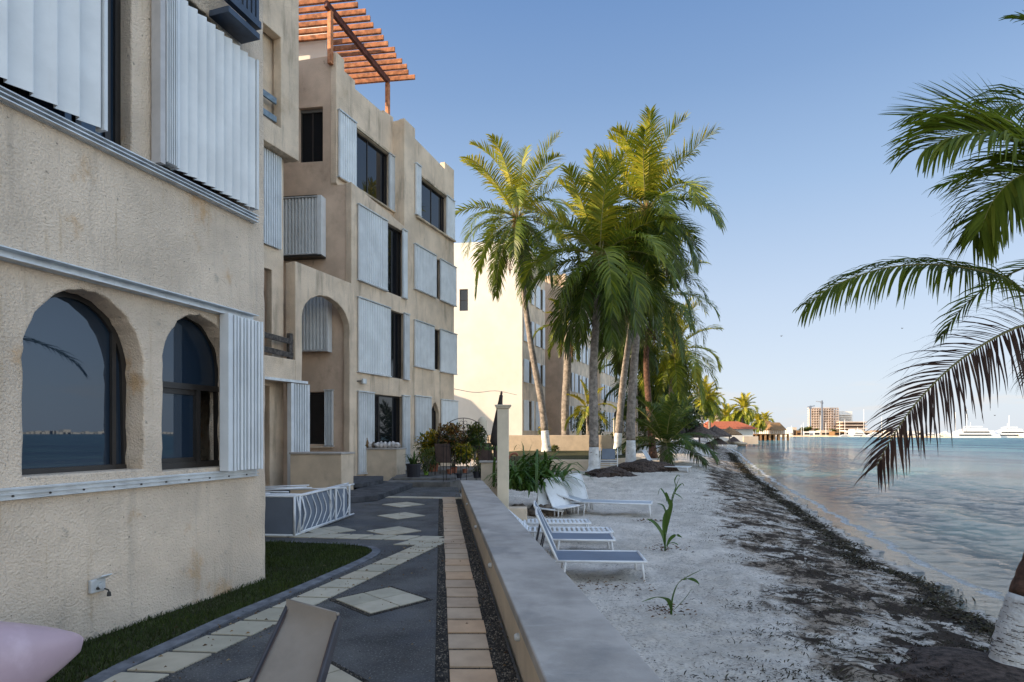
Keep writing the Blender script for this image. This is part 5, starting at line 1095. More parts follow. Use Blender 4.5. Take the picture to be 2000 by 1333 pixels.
# ---------------------------------------------------------------- furniture and other objects
def V(*a): return Vector(a)
def lounger(label, loc, rz, back=60, sling='sling', L=1.28, B=.68, w_=.62, h=.31, slats=False, arms=False, group='white framed sun loungers on the sand', frame='whitemetal', tilt=0):
    """seat runs along +x from the hinge at the origin, back rises towards -x"""
    t = thing('sun_lounger', label, 'sun lounger', loc, rz, group); t.rotation_euler = (R(tilt), 0, rz); a = R(back)
    bx, bz = -math.cos(a)*B, math.sin(a)*B
    def loop(p, r): mb = MB(); mb.tube(p+[p[0]], r, 8); return mb
    mb = MB(); y0, y1 = 0, w_
    mb.tube([V(bx*.35, y0, h), V(L, y0, h)], .02, 8); mb.tube([V(bx*.35, y1, h), V(L, y1, h)], .02, 8); mb.tube([V(L, y0-.01, h), V(L, y1+.01, h)], .022, 8); mb.tube([V(bx*.35, y0, h), V(bx*.35, y1, h)], .02, 8)
    part(mb, 'seat_frame', M[frame], t, smooth=True)
    mb = MB(); P_ = smoothpath([V(0, y0+.01, h+.01), V(bx*.5, y0+.01, h+bz*.5), V(bx*.93, y0+.02, h+bz*.93), V(bx*1.02, y0+.12, h+bz*1.02), V(bx*1.03, y1-.12, h+bz*1.03), V(bx*.93, y1-.02, h+bz*.93), V(bx*.5, y1-.01, h+bz*.5), V(0, y1-.01, h+.01)], 40); mb.tube(P_, .019, 8); part(mb, 'back_frame', M[frame], t, smooth=True)
    if slats:
        mb = MB(); n = 17
        for i in range(n): x = lerp(.03, L-.05, i/(n-1)); mb.box((x-.024, y0+.02, h-.012), (x+.024, y1-.02, h+.012))
        s = part(mb, 'seat_slats', M['white'], t); s['kind_note'] = 'pattern' if False else ''; del s['kind_note']
        mb = MB(); nn = 9
        for i in range(nn): f = lerp(.08, .94, i/(nn-1)); p = V(bx*f, 0, h+bz*f); d = V(-math.cos(a), 0, math.sin(a)); mb.obox(p+V(0, y0+.02, 0)-d*.024, d*.05, V(0, w_-.04, 0), V(math.sin(a), 0, math.cos(a))*.015)
        part(mb, 'back_slats', M['white'], t)
    else:
        mb = MB(); mb.box((.01, y0+.012, h-.006), (L-.01, y1-.012, h+.006)); part(mb, 'seat', M[sling], t)
        mb = MB(); d = V(bx, 0, bz); nrm = V(math.sin(a), 0, math.cos(a))*.012; mb.obox(V(0, y0+.015, h), d, V(0, w_-.03, 0), nrm); part(mb, 'backrest', M[sling], t)
    for x, y in ((.12, y0), (.12, y1), (L-.06, y0), (L-.06, y1)):
        mb = MB(); mb.tube([V(x, y, h), V(x+(.04 if x > .5 else -.04), y, -.03)], .018, 8); part(mb, 'leg', M[frame], t, smooth=True)
    mb = MB(); mb.tube([V(bx*.6, y0+.03, h+bz*.6), V(-.32, y0+.03, .03), V(-.32, y1-.03, .03), V(bx*.6, y1-.03, h+bz*.6)], .012, 6); part(mb, 'back_stay', M['brownframe'], t)
    if arms:
        for y in (y0-.01, y1+.01):
            mb = MB(); mb.tube([V(-.02, y, h), V(.0, y, h+.2), V(.08, y, h+.23), V(.36, y, h+.2), V(.40, y, h)], .014, 7); part(mb, 'armrest', M[frame], t, smooth=True)
    return t
lounger('nearest sling lounger on the sand, backrest fully upright', (.66, 8.42, -.57), R(-3), 66, L=1.28, B=.74, w_=.74)
lounger('grey sling lounger just behind the nearest one', (.70, 10.05, -.56), R(-3), 62, L=1.08, B=.66, w_=.7)
lounger('white slatted plastic lounger third from the front', (.32, 11.15, -.54), R(-2), 40, slats=True, L=1.62, B=.6, w_=.55, h=.24)
lounger('white slatted plastic lounger fourth from the front, pushed close', (.15, 12.15, -.53), R(-1), 35, slats=True, L=1.5, B=.6, w_=.55, h=.24)
lounger('pale sling lounger farther back with its back half raised', (1.72, 14.6, -.47), R(-14), 17, sling='slinglight', L=1.75, B=.75, h=.33)
lounger('white lounger lying by the grove under the young palm', (6.2, 25.7, -.10), R(-28), 58, sling='slinglight', L=1.6, B=.8, h=.24)
for i, (px_, py_, Y, rz, bk) in enumerate(((1048, 975, 14.6, -78, 62), (1080, 975, 14.5, -66, 55), (1112, 970, 15.2, -84, 60))):
    c = at(px_, py_, Y); c.z = -.45
    lounger(('white plastic lounger with raised back beside the strap leaves', 'white plastic lounger tipped up in the middle of the three', 'white plastic lounger at the right of the three by the rocks')[i], c, R(rz), bk, sling='white', L=.38, B=.78, w_=.56, h=.2, group='white plastic loungers folded by the rocks', tilt=(-8, 6, 10)[i])
# rocks by the strap leaves
r_ = random.Random(2)
for i, (px_, py_, s) in enumerate(((1010, 965, .24), (1025, 972, .13), (1050, 968, .22), (1068, 975, .2), (1037, 984, .13), (1005, 980, .15), (1090, 985, .12), (1400, 868, 0), (1385, 872, 0))):
    if not s: continue
    c = at(px_, py_, 14.6); c.z = -.40; mb = MB(); mb.blob(c, s*1.2, s, s*.85, i, .4, 12, 8)
    tag(mb.build('rock', M['rock'], smooth=True), ('large dark rock nearest the pillar', 'small rock wedged between the larger ones', 'brown rock under the strap leaves', 'dark round rock beside the white loungers', 'flat small rock in front of the row', 'low rock against the pillar foot', 'last small rock at the sand')[i], 'rock', 'rocks edging the planting bed')
mb = MB(); mb.obox(at(992, 1000, 12.6)-V(0, 0, .2), V(.42, 0, 0), V(0, .3, 0), V(0, 0, .28)); tag(mb.build('kerb_block', M['wallpaint'], bevel=.02), 'short tan masonry block on the sand at the pillar foot', 'block')
# cream pillar, small gate walls
pl_ = thing('pillar', 'slim square cream pillar with moulded cap standing beside the low wall', 'pillar', (-.185, 12, -.5))
mb = MB(); mb.box((-.12, -.12, 0), (.12, .12, 2.62)); part(mb, 'shaft', M['pillar'], pl_, bevel=.012)
mb = MB(); mb.box((-.15, -.15, 2.622), (.15, .15, 2.66)); mb.box((-.17, -.17, 2.661), (.17, .17, 2.69)); part(mb, 'cap', M['pillar'], pl_, bevel=.008)
for i, (px_, Y, w_, zt, lb) in enumerate(((955, 16.2, .42, .78, 'small cream gate wall with a grey top at the end of the low wall'),)):
    c = at(px_, 900, Y); t = thing('gate_pier', lb, 'wall', (c.x, Y, -.3)); mb = MB(); mb.box((-.22, -.1, 0), (.5, .14, zt+.3)); part(mb, 'wall_body', M['wallpaint'], t, bevel=.01); mb = MB(); mb.box((-.26, -.14, zt+.302), (.54, .18, zt+.35)); part(mb, 'top', M['cap'], t, bevel=.01)
# closed umbrella
um_ = thing('closed_umbrella', 'closed dark brown patio umbrella leaning behind the cream pillar', 'umbrella', (-.62, 16.6, .2))
tip = at(979, 771, 16.6)-V(-.62, 16.6, .2); ft = V(.02, .1, 0)
mb = MB(); mb.tube([ft, tip*.97+ft*.03], .02, 8); part(mb, 'pole', M['iron'], um_)
mb = MB(); d = tip-ft; ax = [ft+d*f for f in (.42, .46, .6, .8, .93, .99, 1.0)]; mb.tube(ax, [.10, .17, .15, .10, .06, .05, .02], 12); part(mb, 'canopy', M['umbrella'], um_, smooth=True)
mb = MB(); mb.tube([ft+d*.995, ft+d*1.02, ft+d*1.04], [.03, .035, .01], 8); part(mb, 'finial', M['brownsling'], um_)
# fallen stack of loungers lying on their sides
def side_lounger(label, A, B, C, z0, hgt, fr='whitemetal', slg='sling', ribs=5, tw=0.0):
    """A hinge, B outer end, C end hidden behind the corner; the sling stands upright"""
    t = thing('sun_lounger', label, 'sun lounger', (A.x, A.y, 0), 0, 'loungers toppled on their sides in a heap'); o = V(A.x, A.y, 0); A, B, C = A-o, B-o, C-o
    up = V(0, 0, hgt); b = V(0, 0, z0)
    for nm, P0, P1_ in (('seat', C, A), ('backrest', A, B)):
        d = (P1_-P0); n = V(-d.y, d.x, 0).normalized()*.012; mb = MB(); mb.obox(P0+b+V(0, 0, .02), d*.985, n, up-V(0, 0, .04)); part(mb, nm, M[slg], t)
        mb = MB()
        for k in (0, 1): mb.tube([P0+b+up*k, P1_+b+up*k*(1+tw)], .017, 8)
        part(mb, nm+'_frame', M[fr], t, smooth=True)
    d = (B-A); n = V(d.y, -d.x, 0).normalized()
    for k in range(ribs):
        f = lerp(.08, .92, k/(ribs-1)); p = A+d*f; mb = MB(); mb.tube(smoothpath([p+b, p+n*.02+d*.07+b+up*.28, p+d*.09+n*.03+b+up*.55, p+d*.02+b+up], 14), .009, 6); part(mb, 'rib', M[fr], t, smooth=True)
    for f in (.68, 1.0): p = A+d*f; mb = MB(); mb.obox(p+b+n*.01, d.normalized()*.05, n*.02, up); part(mb, 'crossbar', M[fr], t)
    mb = MB(); mb.tube([A+b, A+b+up], .02, 8); mb.tube([A+d*.04+b, A+d*.06+n*.04+b+up*.5, A+d*.04+b+up], .012, 8); part(mb, 'hinge_bar', M[fr], t, smooth=True)
    for k in (0, 1): p = B+b+up*k; mb = MB(); mb.tube([p-d*.05, p+d.normalized()*.28+V(0, 0, .0)], .016, 8); part(mb, 'leg', M[fr], t, smooth=True)
    return t
A = gnd(575, 1050); B = gnd(668, 1016); C = V(-4.85, 9.05, 0)
side_lounger('front lounger of the toppled heap, lying on its side with curved ribs showing', A, B, C, .03, .60)
side_lounger('second toppled lounger nested behind the front one', A+V(.02, .16, 0), B+V(.05, .2, 0), C+V(0, .2, 0), .05, .57, tw=.03)
side_lounger('rearmost toppled lounger of the heap', A+V(-.02, .36, 0), B+V(-.1, .42, 0), C+V(0, .4, 0), .06, .56, slg='slinglight')
tl = thing('folding_frame', 'pile of loose white tubes lying on top of the toppled loungers', 'frame', (-3.9, 9.3, .62)); r_ = random.Random(4)
for k in range(9):
    mb = MB(); x = r_.uniform(-.75, .3); y = r_.uniform(-.2, .35); a = r_.uniform(-.25, .35); l = r_.uniform(.5, 1.0); mb.tube([V(x, y, .03+k*.008), V(x+l*math.cos(a), y+l*math.sin(a), .03+k*.008+r_.uniform(0, .03))], .012, 7); part(mb, 'tube', M['whitemetal'], tl, smooth=True)
# near taupe lounger back in the foreground
fc = thing('sun_lounger', 'near taupe sling lounger with dark edge, only its raised back in view', 'sun lounger', (-1.2, 3.0, 0)); o = V(-1.2, 3.0, 0)
TL, TR = at(567, 1180, 3.45)-o, at(664, 1207, 3.26)-o; BL, BR = V(-1.375, 3.03, .25)-o, V(-.975, 2.84, .25)-o
n_ = (TR-TL).cross(BL-TL).normalized(); n_ = -n_ if n_.y > 0 else n_
mb = MB(); K = 14; vv = []
for i in range(K+1):
    f = i/K; a, b = TL.lerp(BL, f), TR.lerp(BR, f); curl = -.05*max(0, 1-f*5)**2
    for j in range(9): g = j/8; vv.append(a.lerp(b, g)-n_*(.02*math.sin(math.pi*g)*math.sin(math.pi*min(1, f+.1)))-n_*curl+V(0, 0, 0))
nv = len(vv); vv += [v-n_*.006 for v in vv]; ff = [(i*9+j, i*9+j+1, (i+1)*9+j+1, (i+1)*9+j) for i in range(K) for j in range(8)]; ff += [tuple(x+nv for x in f[::-1]) for f in ff]
mb.add(vv, ff); part(mb, 'backrest', M['taupe'], fc, smooth=True)
for a, b in ((TL, BL), (TR, BR)):
    mb = MB(); mb.bar(a+(a-b)*.0, b, .022, .05, up=n_); part(mb, 'side_frame', M['brownframe'], fc, bevel=.006)
mb = MB(); mb.tube([TL+n_*.028, TL.lerp(TR, .5)+n_*.024+V(0, 0, .004), TR+n_*.028], .014, 8); part(mb, 'top_bar', M['taupe'], fc, smooth=True)
for f in (.045, .955): mb = MB(); mb.tube([TL.lerp(TR, f)+n_*.016, BL.lerp(BR, f)+n_*.010], .0025, 5); part(mb, 'stitched_seam', M['brownsling'], fc)
mb = MB(); d = V(.02, -1.15, 0); mb.obox(BL, BR-BL, d, V(0, 0, .012)); part(mb, 'seat', M['taupe'], fc)
for p in (BL+V(0, -.1, 0), BR+V(0, -.1, 0), BL+d*.95, BR+d*.95): mb = MB(); mb.tube([p, V(p.x, p.y, 0)], .016, 8); part(mb, 'leg', M['brownframe'], fc)
# pink kayak
ky = thing('kayak', 'faded pink kayak hull lying against the near wall, only its bow in view', 'kayak', (-2.63, 3.55, 0))
ax = V(-.40, -.916, 0).normalized(); sd_ = V(ax.y, -ax.x, 0); mb = MB(); vv = []; ff = []; K, J = 30, 26
for i in range(K+1):
    s = 3.2*(i/K)**1.4; f = min(1, s/1.5); w_ = .36*(1-(1-f)**2.1)**.75+.001; top = .35+.36*min(1, s/.8)**.75; bot = .28*(1-min(1, s/.9))**1.6
    if i == 0: w_ = .004; top = .345; bot = .335
    cz = (top+bot)/2; hz = (top-bot)/2
    for j in range(J):
        g = 2*math.pi*j/J; cx, sz = math.cos(g), math.sin(g); ex = abs(cx)**.8*(1 if cx > 0 else -1); ez = abs(sz)**.9*(1 if sz > 0 else -1); vv.append(ax*s+sd_*ex*w_+V(0, 0, cz+ez*hz))
for i in range(K):
    for j in range(J): q = (j+1) % J; ff.append((i*J+j, i*J+q, (i+1)*J+q, (i+1)*J+j))
ff.append(tuple(range(J))); mb.add(vv, ff); part(mb, 'hull', M['pink'], ky, smooth=True)
mb = MB(); mb.tube([Vector(vv[i*J])+sd_*.004 for i in range(2, K)], .007, 6); part(mb, 'seam', M['brownsling'], ky)
# wrought iron arch with plant shelf
ia = thing('iron_arch', 'black wrought iron half-wheel arch standing among the potted plants', 'trellis', (0, 0, 0)); Y = 17.4
def ip(px, py): return at(px, py, Y)
mb = MB(); cx_, cy_, rr_ = 905, 868, 50
mb.tube([ip(cx_+rr_*math.cos(g), cy_-rr_*1.02*math.sin(g)) for g in [math.pi*i/24 for i in range(25)]], .012, 6); part(mb, 'rim', M['iron'], ia)
for g in (.5, 1.0, 1.571, 2.14, 2.65):
    mb = MB(); mb.tube([ip(cx_+6*math.cos(g), cy_-6*math.sin(g)), ip(cx_+rr_*math.cos(g), cy_-rr_*math.sin(g))], .010, 6); part(mb, 'spoke', M['iron'], ia)
mb = MB()
for sx in (-1, 1):
    for cy2 in (826, 833): mb.tube([ip(cx_+sx*4+3.4*math.cos(g*.6), cy2+3.4*math.sin(g*.6)) for g in range(11)], .006, 5)
part(mb, 'scroll', M['iron'], ia)
for px_ in (866, 872, 889, 900, 911, 930, 955): mb = MB(); mb.tube([ip(px_, 868 if px_ > 860 else 860), ip(px_, 945 if px_ < 870 else 938)], .009, 6); part(mb, 'upright', M['iron'], ia)
for py_ in (872, 912): mb = MB(); mb.bar(ip(862, py_), ip(957, py_), .12, .012); part(mb, 'shelf', M['iron'], ia)
# patio sling chairs and table
def schair(label, c, rz, m='brownsling'):
    t = thing('patio_chair', label, 'chair', c, R(rz), 'sling chairs on the patio')
    mb = MB(); mb.obox((-.25, .20, .42), (.5, 0, 0), (0, .14, .62), (0, .02, 0)); part(mb, 'backrest', M[m], t)
    mb = MB(); mb.box((-.25, -.25, .40), (.25, .2, .42)); part(mb, 'seat', M[m], t)
    for x in (-.26, .26):
        mb = MB(); mb.tube([V(x, -.27, 0), V(x, -.27, .62), V(x, .22, .64)], .013, 7); part(mb, 'armrest', M['iron'], t)
        mb = MB(); mb.tube([V(x, .30, 0), V(x, .2, .42), V(x, .35, 1.06)], .013, 7); part(mb, 'leg', M['iron'], t)
    return t
c = gnd(868, 928, .22); schair('grey-brown sling chair turned away left of the iron arch', c+V(.0, .2, 0), 170)
c = gnd(945, 924, .22); schair('dark brown sling chair on the right of the patio', c+V(0, .9, 0), 178)
c = gnd(985, 916, .15); schair('brown sling chair half hidden behind the cream pillar', V(-.28, 20.6, .15), 150)
pt = thing('patio_table', 'round glass-topped patio table with white legs behind the iron arch', 'table', gnd(912, 912, .22)); mb = MB(); mb.lathe((0, 0, .68), [(.48, 0), (.5, .012), (.48, .024)], 24); part(mb, 'table_top', M['glass2'], pt)
for k in range(4): a = k*1.57+.5; mb = MB(); mb.tube([V(math.cos(a)*.15, math.sin(a)*.15, .68), V(math.cos(a)*.3, math.sin(a)*.3, .35), V(math.cos(a)*.38, math.sin(a)*.38, 0)], .014, 7); part(mb, 'leg', M['whitemetal'], pt)
# flamingo ornament
fg = thing('flamingo_ornament', 'coral garden flamingo with curved neck beside the strap leaves', 'ornament', at(1000, 905, 16.2)); mb = MB()
mb.tube(smoothpath([V(-.12, 0, -.05), V(-.10, 0, .12), V(-.02, 0, .24), V(.10, 0, .27), V(.16, 0, .2)], 16), [.028]*8+[.033]*5+[.038, .04, .03, .012], 10); part(mb, 'neck', M['terracotta'], fg, smooth=True)
mb = MB(); mb.tube([V(-.12, 0, -.4), V(-.12, 0, -.05)], .01, 6); part(mb, 'stake', M['iron'], fg)
# garden seat beside the middle palm
gs = thing('garden_seat', 'white framed outdoor seat with grey sling back behind the middle whitewashed trunk', 'seat', (3.98, 25.5, .05)); gs.rotation_euler = (0, 0, R(-10)); gs.scale = (.66, .66, .72)
mb = MB(); mb.obox((-.05, .5, .55), (.9, 0, 0), (0, .25, .65), (0, .03, 0)); part(mb, 'backrest', M['sling'], gs)
mb = MB(); mb.box((-.1, -.1, .42), (.95, .5, .46)); part(mb, 'seat', M['sling'], gs)
for x in (-.15, 1.0):
    mb = MB(); mb.tube([V(x, -.2, 0), V(x, -.2, .68), V(x, .55, .62), V(x, .72, 1.25)], .03, 7); part(mb, 'armrest', M['whitemetal'], gs)
    mb = MB(); mb.tube([V(x, .65, 0), V(x, .55, .62)], .03, 7); part(mb, 'leg', M['whitemetal'], gs)
for k in range(4): mb = MB(); mb.tube([V(-.15, -.2, .12+k*.13), V(1.0, -.2, .12+k*.13)], .022, 6); part(mb, 'front_bar', M['whitemetal'], gs)
# torch pillar and urn on the terrace
tp_ = thing('gate_pillar', 'short cream terrace pillar with a dark lantern on top between the trunks', 'pillar', (6.0, 33.2, 0)); mb = MB(); mb.box((-.16, -.16, 0), (.16, .16, 2.5)); part(mb, 'shaft', M['pillar'], tp_); mb = MB(); mb.lathe((0, 0, 2.5), [(.06, 0), (.16, .1), (.12, .3), (.03, .42)], 10); part(mb, 'lantern', M['iron'], tp_)
ur_ = MB(); c = at(1218, 880, 34.2); ur_.lathe(c, [(.15, 0), (.4, .25), (.45, .42), (.27, .6), (.15, .64)], 16); tag(ur_.build('urn', M['thatch'], smooth=True), 'rounded tan urn in the greenery between the trunks', 'urn')
# birds
for i, (px_, py_, Y) in enumerate(((1526, 657, 60), (1762, 642, 70), (1943, 812, 80), (1696, 470, 0))):
    if not Y: continue
    c = at(px_, py_, Y); mb = MB(); mb.ribbon([c+V(-.22, 0, .05), c+V(-.08, 0, .08), c, c+V(.08, 0, .08), c+V(.22, 0, .04)], [.01, .05, .04, .05, .01], (0, 1, .1)); mb.blob(c, .05, .14, .04, i, .1, 8, 6)
    tag(mb.build('bird', M['bird'], smooth=True), ('tiny dark bird flying in the clear sky left of the level frond tip', 'tiny dark bird high above the marina below the level frond', 'tiny dark bird low above the yachts at the right')[i], 'bird', 'birds in flight')
# ---------------------------------------------------------------- far beach, pier, marina
def palapa(label, px_, py_, Y, r, h, m='thatch_dark'):
    b = at(px_, py_, Y); b.z = .05; r *= .78; h *= .78; t = thing('thatched_umbrella', label, 'beach umbrella', b, 0, 'thatched umbrellas on the far beach')
    mb = MB(); mb.tube([V(0, 0, 0), V(0, 0, h)], .12, 8); part(mb, 'post', M['trunk'], t)
    mb = MB(); mb.lathe((0, 0, h-r*.35), [(r, -.15), (r*1.02, 0), (r*.55, r*.32), (.1, r*.62), (.02, r*.7)], 18); part(mb, 'thatch', M[m], t)
for i, a in enumerate((('grey thatched umbrella at the left of the far beach', 1366, 862, 75, 3.2, 2.6), ('broad thatched umbrella in the middle of the far beach', 1396, 860, 85, 3.0, 2.6), ('sunlit thatched umbrella nearest the lone palm', 1425, 858, 100, 2.6, 2.7, 'thatch'), ('thatched umbrella partly behind the young palm fronds', 1343, 862, 80, 2.8, 2.5))): palapa(*a)
for i, (px_, py_, Y, s, lb) in enumerate(((1386, 876, 74, 1.3, 'dark canvas mound at the left on the far beach'), (1402, 867, 84, 1.5, 'dark canvas mound at the right on the far beach'), (1433, 862, 110, 1.2, 'low dark seaweed heap by the lone palm'))):
    c = at(px_, py_, Y); mb = MB(); mb.lathe(c-V(0, 0, .1), [(s, 0), (s*.9, .15), (s*.35, .75), (.1, .95)], 12); tag(mb.build('covered_heap', M['rootpile']), lb, 'heap', 'dark heaps on the far beach')
for i, (px_, py_, Y, s) in enumerate(((1425, 864, 112, .8), (1437, 866, 112, .7), (1448, 868, 112, .7))):
    c = at(px_, py_, Y); mb = MB(); mb.blob(c, s*1.3, s, s*.5, i+9, .4, 12, 7); tag(mb.build('rock', M['quay'], smooth=True), ('left', 'middle', 'right')[i]+' pale boulder at the foot of the lone palm', 'rock', 'boulders by the lone palm')
orf = thing('beach_building', 'low beach building with a bright orange-red roof', 'building'); c = at(1410, 842, 130); 
mb = MB(); mb.box((c.x-3, 130, -.2), (c.x+7, 137, 2.6)); part(mb, 'wall', M['farwhite'], orf)
mb = MB(); mb.add([V(c.x-4, 129, 2.6), V(c.x+8, 129, 2.6), V(c.x+8, 138, 2.6), V(c.x-4, 138, 2.6), V(c.x-2, 133.5, 4.4), V(c.x+5, 133.5, 4.4)], [(0, 1, 5, 4), (1, 2, 5), (2, 3, 4, 5), (3, 0, 4), (3, 2, 1, 0)]); part(mb, 'roof', M['rooftile'], orf)
gb = thing('apartment_building', 'distant brown balconied building behind the orange roof', 'building'); c = at(1406, 842, 260)
mb = MB(); mb.box((c.x-3, 260, 0), (c.x+3, 266, 11.0)); part(mb, 'wall', M['farwall'], gb)
for k in range(3): mb = MB(); mb.box((c.x-3.5, 258.4, 2.6+k*2.9), (c.x+3.5, 259.9, 2.9+k*2.9)); part(mb, 'balcony', M['thatch_dark'], gb)
bw = thing('beach_wall', 'pale low wall closing the far beach beside the umbrellas', 'wall'); a = at(1400, 862, 125); mb = MB(); mb.box((a.x+3, 118, -.6), (a.x+6, 118.4, 1.0)); part(mb, 'wall_body', M['farwall'], bw)
# pier with restaurant
pr = thing('pier', 'timber pier on posts with railing reaching out over the water', 'pier'); Y = 205; x0, x1 = at(1457, 0, Y).x, at(1541, 0, Y).x
mb = MB(); mb.box((x0+3, Y, 1.15), (x1, Y+9, 1.55)); part(mb, 'deck', M['pierwood'], pr)
for k in range(10): x = lerp(x0+.3, x1-.5, k/9); mb = MB(); mb.box((x, Y+.1, -2.2), (x+.6, Y+.7, 1.15)); mb.box((x, Y+7.9, -2.2), (x+.6, Y+8.5, 1.15)); part(mb, 'post_pair', M['pierwood'], pr)
mb = MB(); mb.box((x0+3, Y+8.7, -2), (x1-1, Y+8.9, 1.15)); part(mb, 'under_deck_shade', M['redwood_dark'], pr)  # dark sheet added behind the posts to stand in for shade under the deck
mb = MB()
for z in (1.9, 2.3, 2.7): mb.box((x0, Y+.02, z), (x1, Y+.1, z+.12))
for k in range(22): x = lerp(x0, x1-.1, k/21); mb.box((x, Y-.04, 1.55), (x+.12, Y+.02, 2.8))
part(mb, 'railing', M['pierwood'], pr)
rs = thing('pier_restaurant', 'thatch-roofed restaurant at the end of the pier', 'building'); xa, xb = at(1512, 0, Y).x, at(1537, 0, Y).x
mb = MB(); mb.box((xa, Y+2, 1.56), (xb, Y+8, 2.9)); part(mb, 'wall', M['farwhite'], rs)
mb = MB(); mb.add([V(xa-.5, Y+1, 2.8), V(xb+.6, Y+1, 2.8), V(xb+.6, Y+9, 2.8), V(xa-.5, Y+9, 2.8), V(xa+.9, Y+5, 5.6), V(xb-.3, Y+5, 5.6)], [(0, 1, 5, 4), (1, 2, 5), (2, 3, 4, 5), (3, 0, 4), (3, 2, 1, 0)]); part(mb, 'thatch_roof', M['thatch'], rs)
r2_ = thing('pier_kiosk', 'taller thatched kiosk with pale wall at the landward side of the pier', 'building'); xa, xb = at(1495, 0, 225).x, at(1512, 0, 225).x
mb = MB(); mb.box((xa, 225, 0), (xb, 231, 4.2)); part(mb, 'wall', M['farwhite'], r2_); mb = MB(); mb.add([V(xa-.6, 224, 4.1), V(xb+.6, 224, 4.1), V(xb+.6, 232, 4.1), V(xa-.6, 232, 4.1), V((xa+xb)/2, 228, 7.4)], [(0, 1, 4), (1, 2, 4), (2, 3, 4), (3, 0, 4), (3, 2, 1, 0)]); part(mb, 'thatch_roof', M['thatch'], r2_)
# quay
mb = MB(); mb.prism([(225, 455), (at(1700, 0, 400).x, 400), (at(1850, 0, 330).x, 330), (700, 330), (700, 560), (200, 560)], -3, -.1); struct(mb.build('quay', M['quay'], None))
# building under construction
cbld = thing('construction_site', 'tall unfinished concrete building with open floors beyond the marina', 'building'); Y = 560
def fx(px, Y=560): return (px-1000)/F*Y
def fz(py, Y=560): return EYE+(H-py)/F*Y
z0, z1 = 1.0, fz(798)
for k in range(11):
    z = lerp(z0+1, z1, k/10); mb = MB(); mb.box((fx(1584), Y, z), (fx(1638 if k > 2 else 1642), Y+7, z+.7)); part(mb, 'floor_slab', M['concrete_raw'], cbld)
for k in range(12):
    x = lerp(fx(1584.5), fx(1637), k/11); mb = MB(); mb.box((x, Y+.6, z0), (x+1.0, Y+1.6, z1)); part(mb, 'column', M['concrete_raw'], cbld)
mb = MB(); mb.box((fx(1586), Y+3, z0), (fx(1632), Y+6.5, z1-.5)); part(mb, 'core', M['farwall'], cbld)
mb = MB()
for k in range(16):
    for s in range(9):
        if (k*7+s*3) % 5 < 2: x = lerp(fx(1586), fx(1630), k/15); z = lerp(z0+2, z1-2.4, s/9); mb.box((x, Y+1.2, z), (x+1.6, Y+2.6, z+1.5))
part(mb, 'brick_infill', M['thatch'], cbld)
cw_ = thing('apartment_building', 'white finished wing beside the unfinished building', 'building'); z1w = fz(803)
mb = MB(); mb.box((fx(1639), Y+8, z0), (fx(1674), Y+14, z1w)); part(mb, 'wall', M['farwhite'], cw_)
for k in range(9): z = lerp(z0+2, z1w-2, k/9); mb = MB(); mb.box((fx(1640), Y+5, z), (fx(1672), Y+7.9, z+.9)); part(mb, 'balcony', M['farwhite'], cw_)
lw2 = thing('apartment_building', 'lower brown balconied wing in front of the white one', 'building'); z1l = fz(826)
for k in range(4): z = lerp(z0+2, z1l, k/3); mb = MB(); mb.box((fx(1632), Y-12, z), (fx(1679), Y-1, z+.8)); part(mb, 'balcony', M['concrete_raw'], lw2)
mb = MB(); mb.box((fx(1634), Y-10, z0), (fx(1677), Y-2, z1l)); part(mb, 'wall', M['thatch_dark'], lw2)
for i, (px_, top, jib, lb) in enumerate(((1579.5, 793, (1574, 1588), 'left tower crane with its jib turned to the side'), (1602, 783, (1600, 1604), 'taller tower crane rising over the unfinished building'))):
    t = thing('tower_crane', lb, 'crane', (fx(px_), Y-3, 0), 0, 'tower cranes'); zt = fz(top); mb = MB(); mb.box((-.6, -.6, 0), (.6, .6, zt)); part(mb, 'mast', M['crane'], t)
    mb = MB(); a, b = (jib[0]-px_)/F*Y, (jib[1]-px_)/F*Y; mb.bar((a, 0, zt-1.4), (b, 12 if i else 0, zt-.2), .8, .8); part(mb, 'jib', M['crane'], t); mb = MB(); mb.box((-.9, -.9, zt-3.2), (.9, .9, zt-1.6)); part(mb, 'cab', M['crane'], t)
# shore trees and low houses behind the marina
r_ = random.Random(31)
for i, (px_, w_, h) in enumerate(((1562, 7, 5), (1568, 7, 4.5), (1575, 8, 5.5), (1583, 6, 6), (1590, 7, 4), (1618, 6, 3.2), (1627, 6, 3), (1552, 6, 3))):
    shrub(('rounded shore tree %s' % ('at the left end of the quay greenery', 'second from the left of the quay greenery', 'third from the left of the quay greenery', 'below the left crane', 'right of the left crane', 'in front of the pale ground floor', 'right of the one at the pale ground floor', 'nearest the pier')[i]), V(fx(px_, 500), 500+r_.uniform(-5, 5), 0), w_*.45, h*.5, 260, 'bush', 60+i, 1.6, .6, 'tree', cat='tree', stemh=1.2)['group'] = 'trees behind the marina quay'
hs = [(1543, 1549, 838, 470), (1547, 1556, 835, 520), (1556, 1566, 841, 470), (1570, 1582, 843, 470), (1590, 1602, 842, 470), (1604, 1625, 841, 470), (1630, 1650, 843, 460), (1652, 1668, 841, 460), (1669, 1685, 839, 440), (1686, 1710, 842, 430), (1712, 1735, 841, 430), (1738, 1768, 840, 420), (1770, 1800, 842, 420)]
wd = ['leftmost', 'second', 'third', 'fourth', 'fifth', 'sixth', 'seventh', 'eighth', 'ninth', 'tenth', 'eleventh', 'twelfth', 'thirteenth']
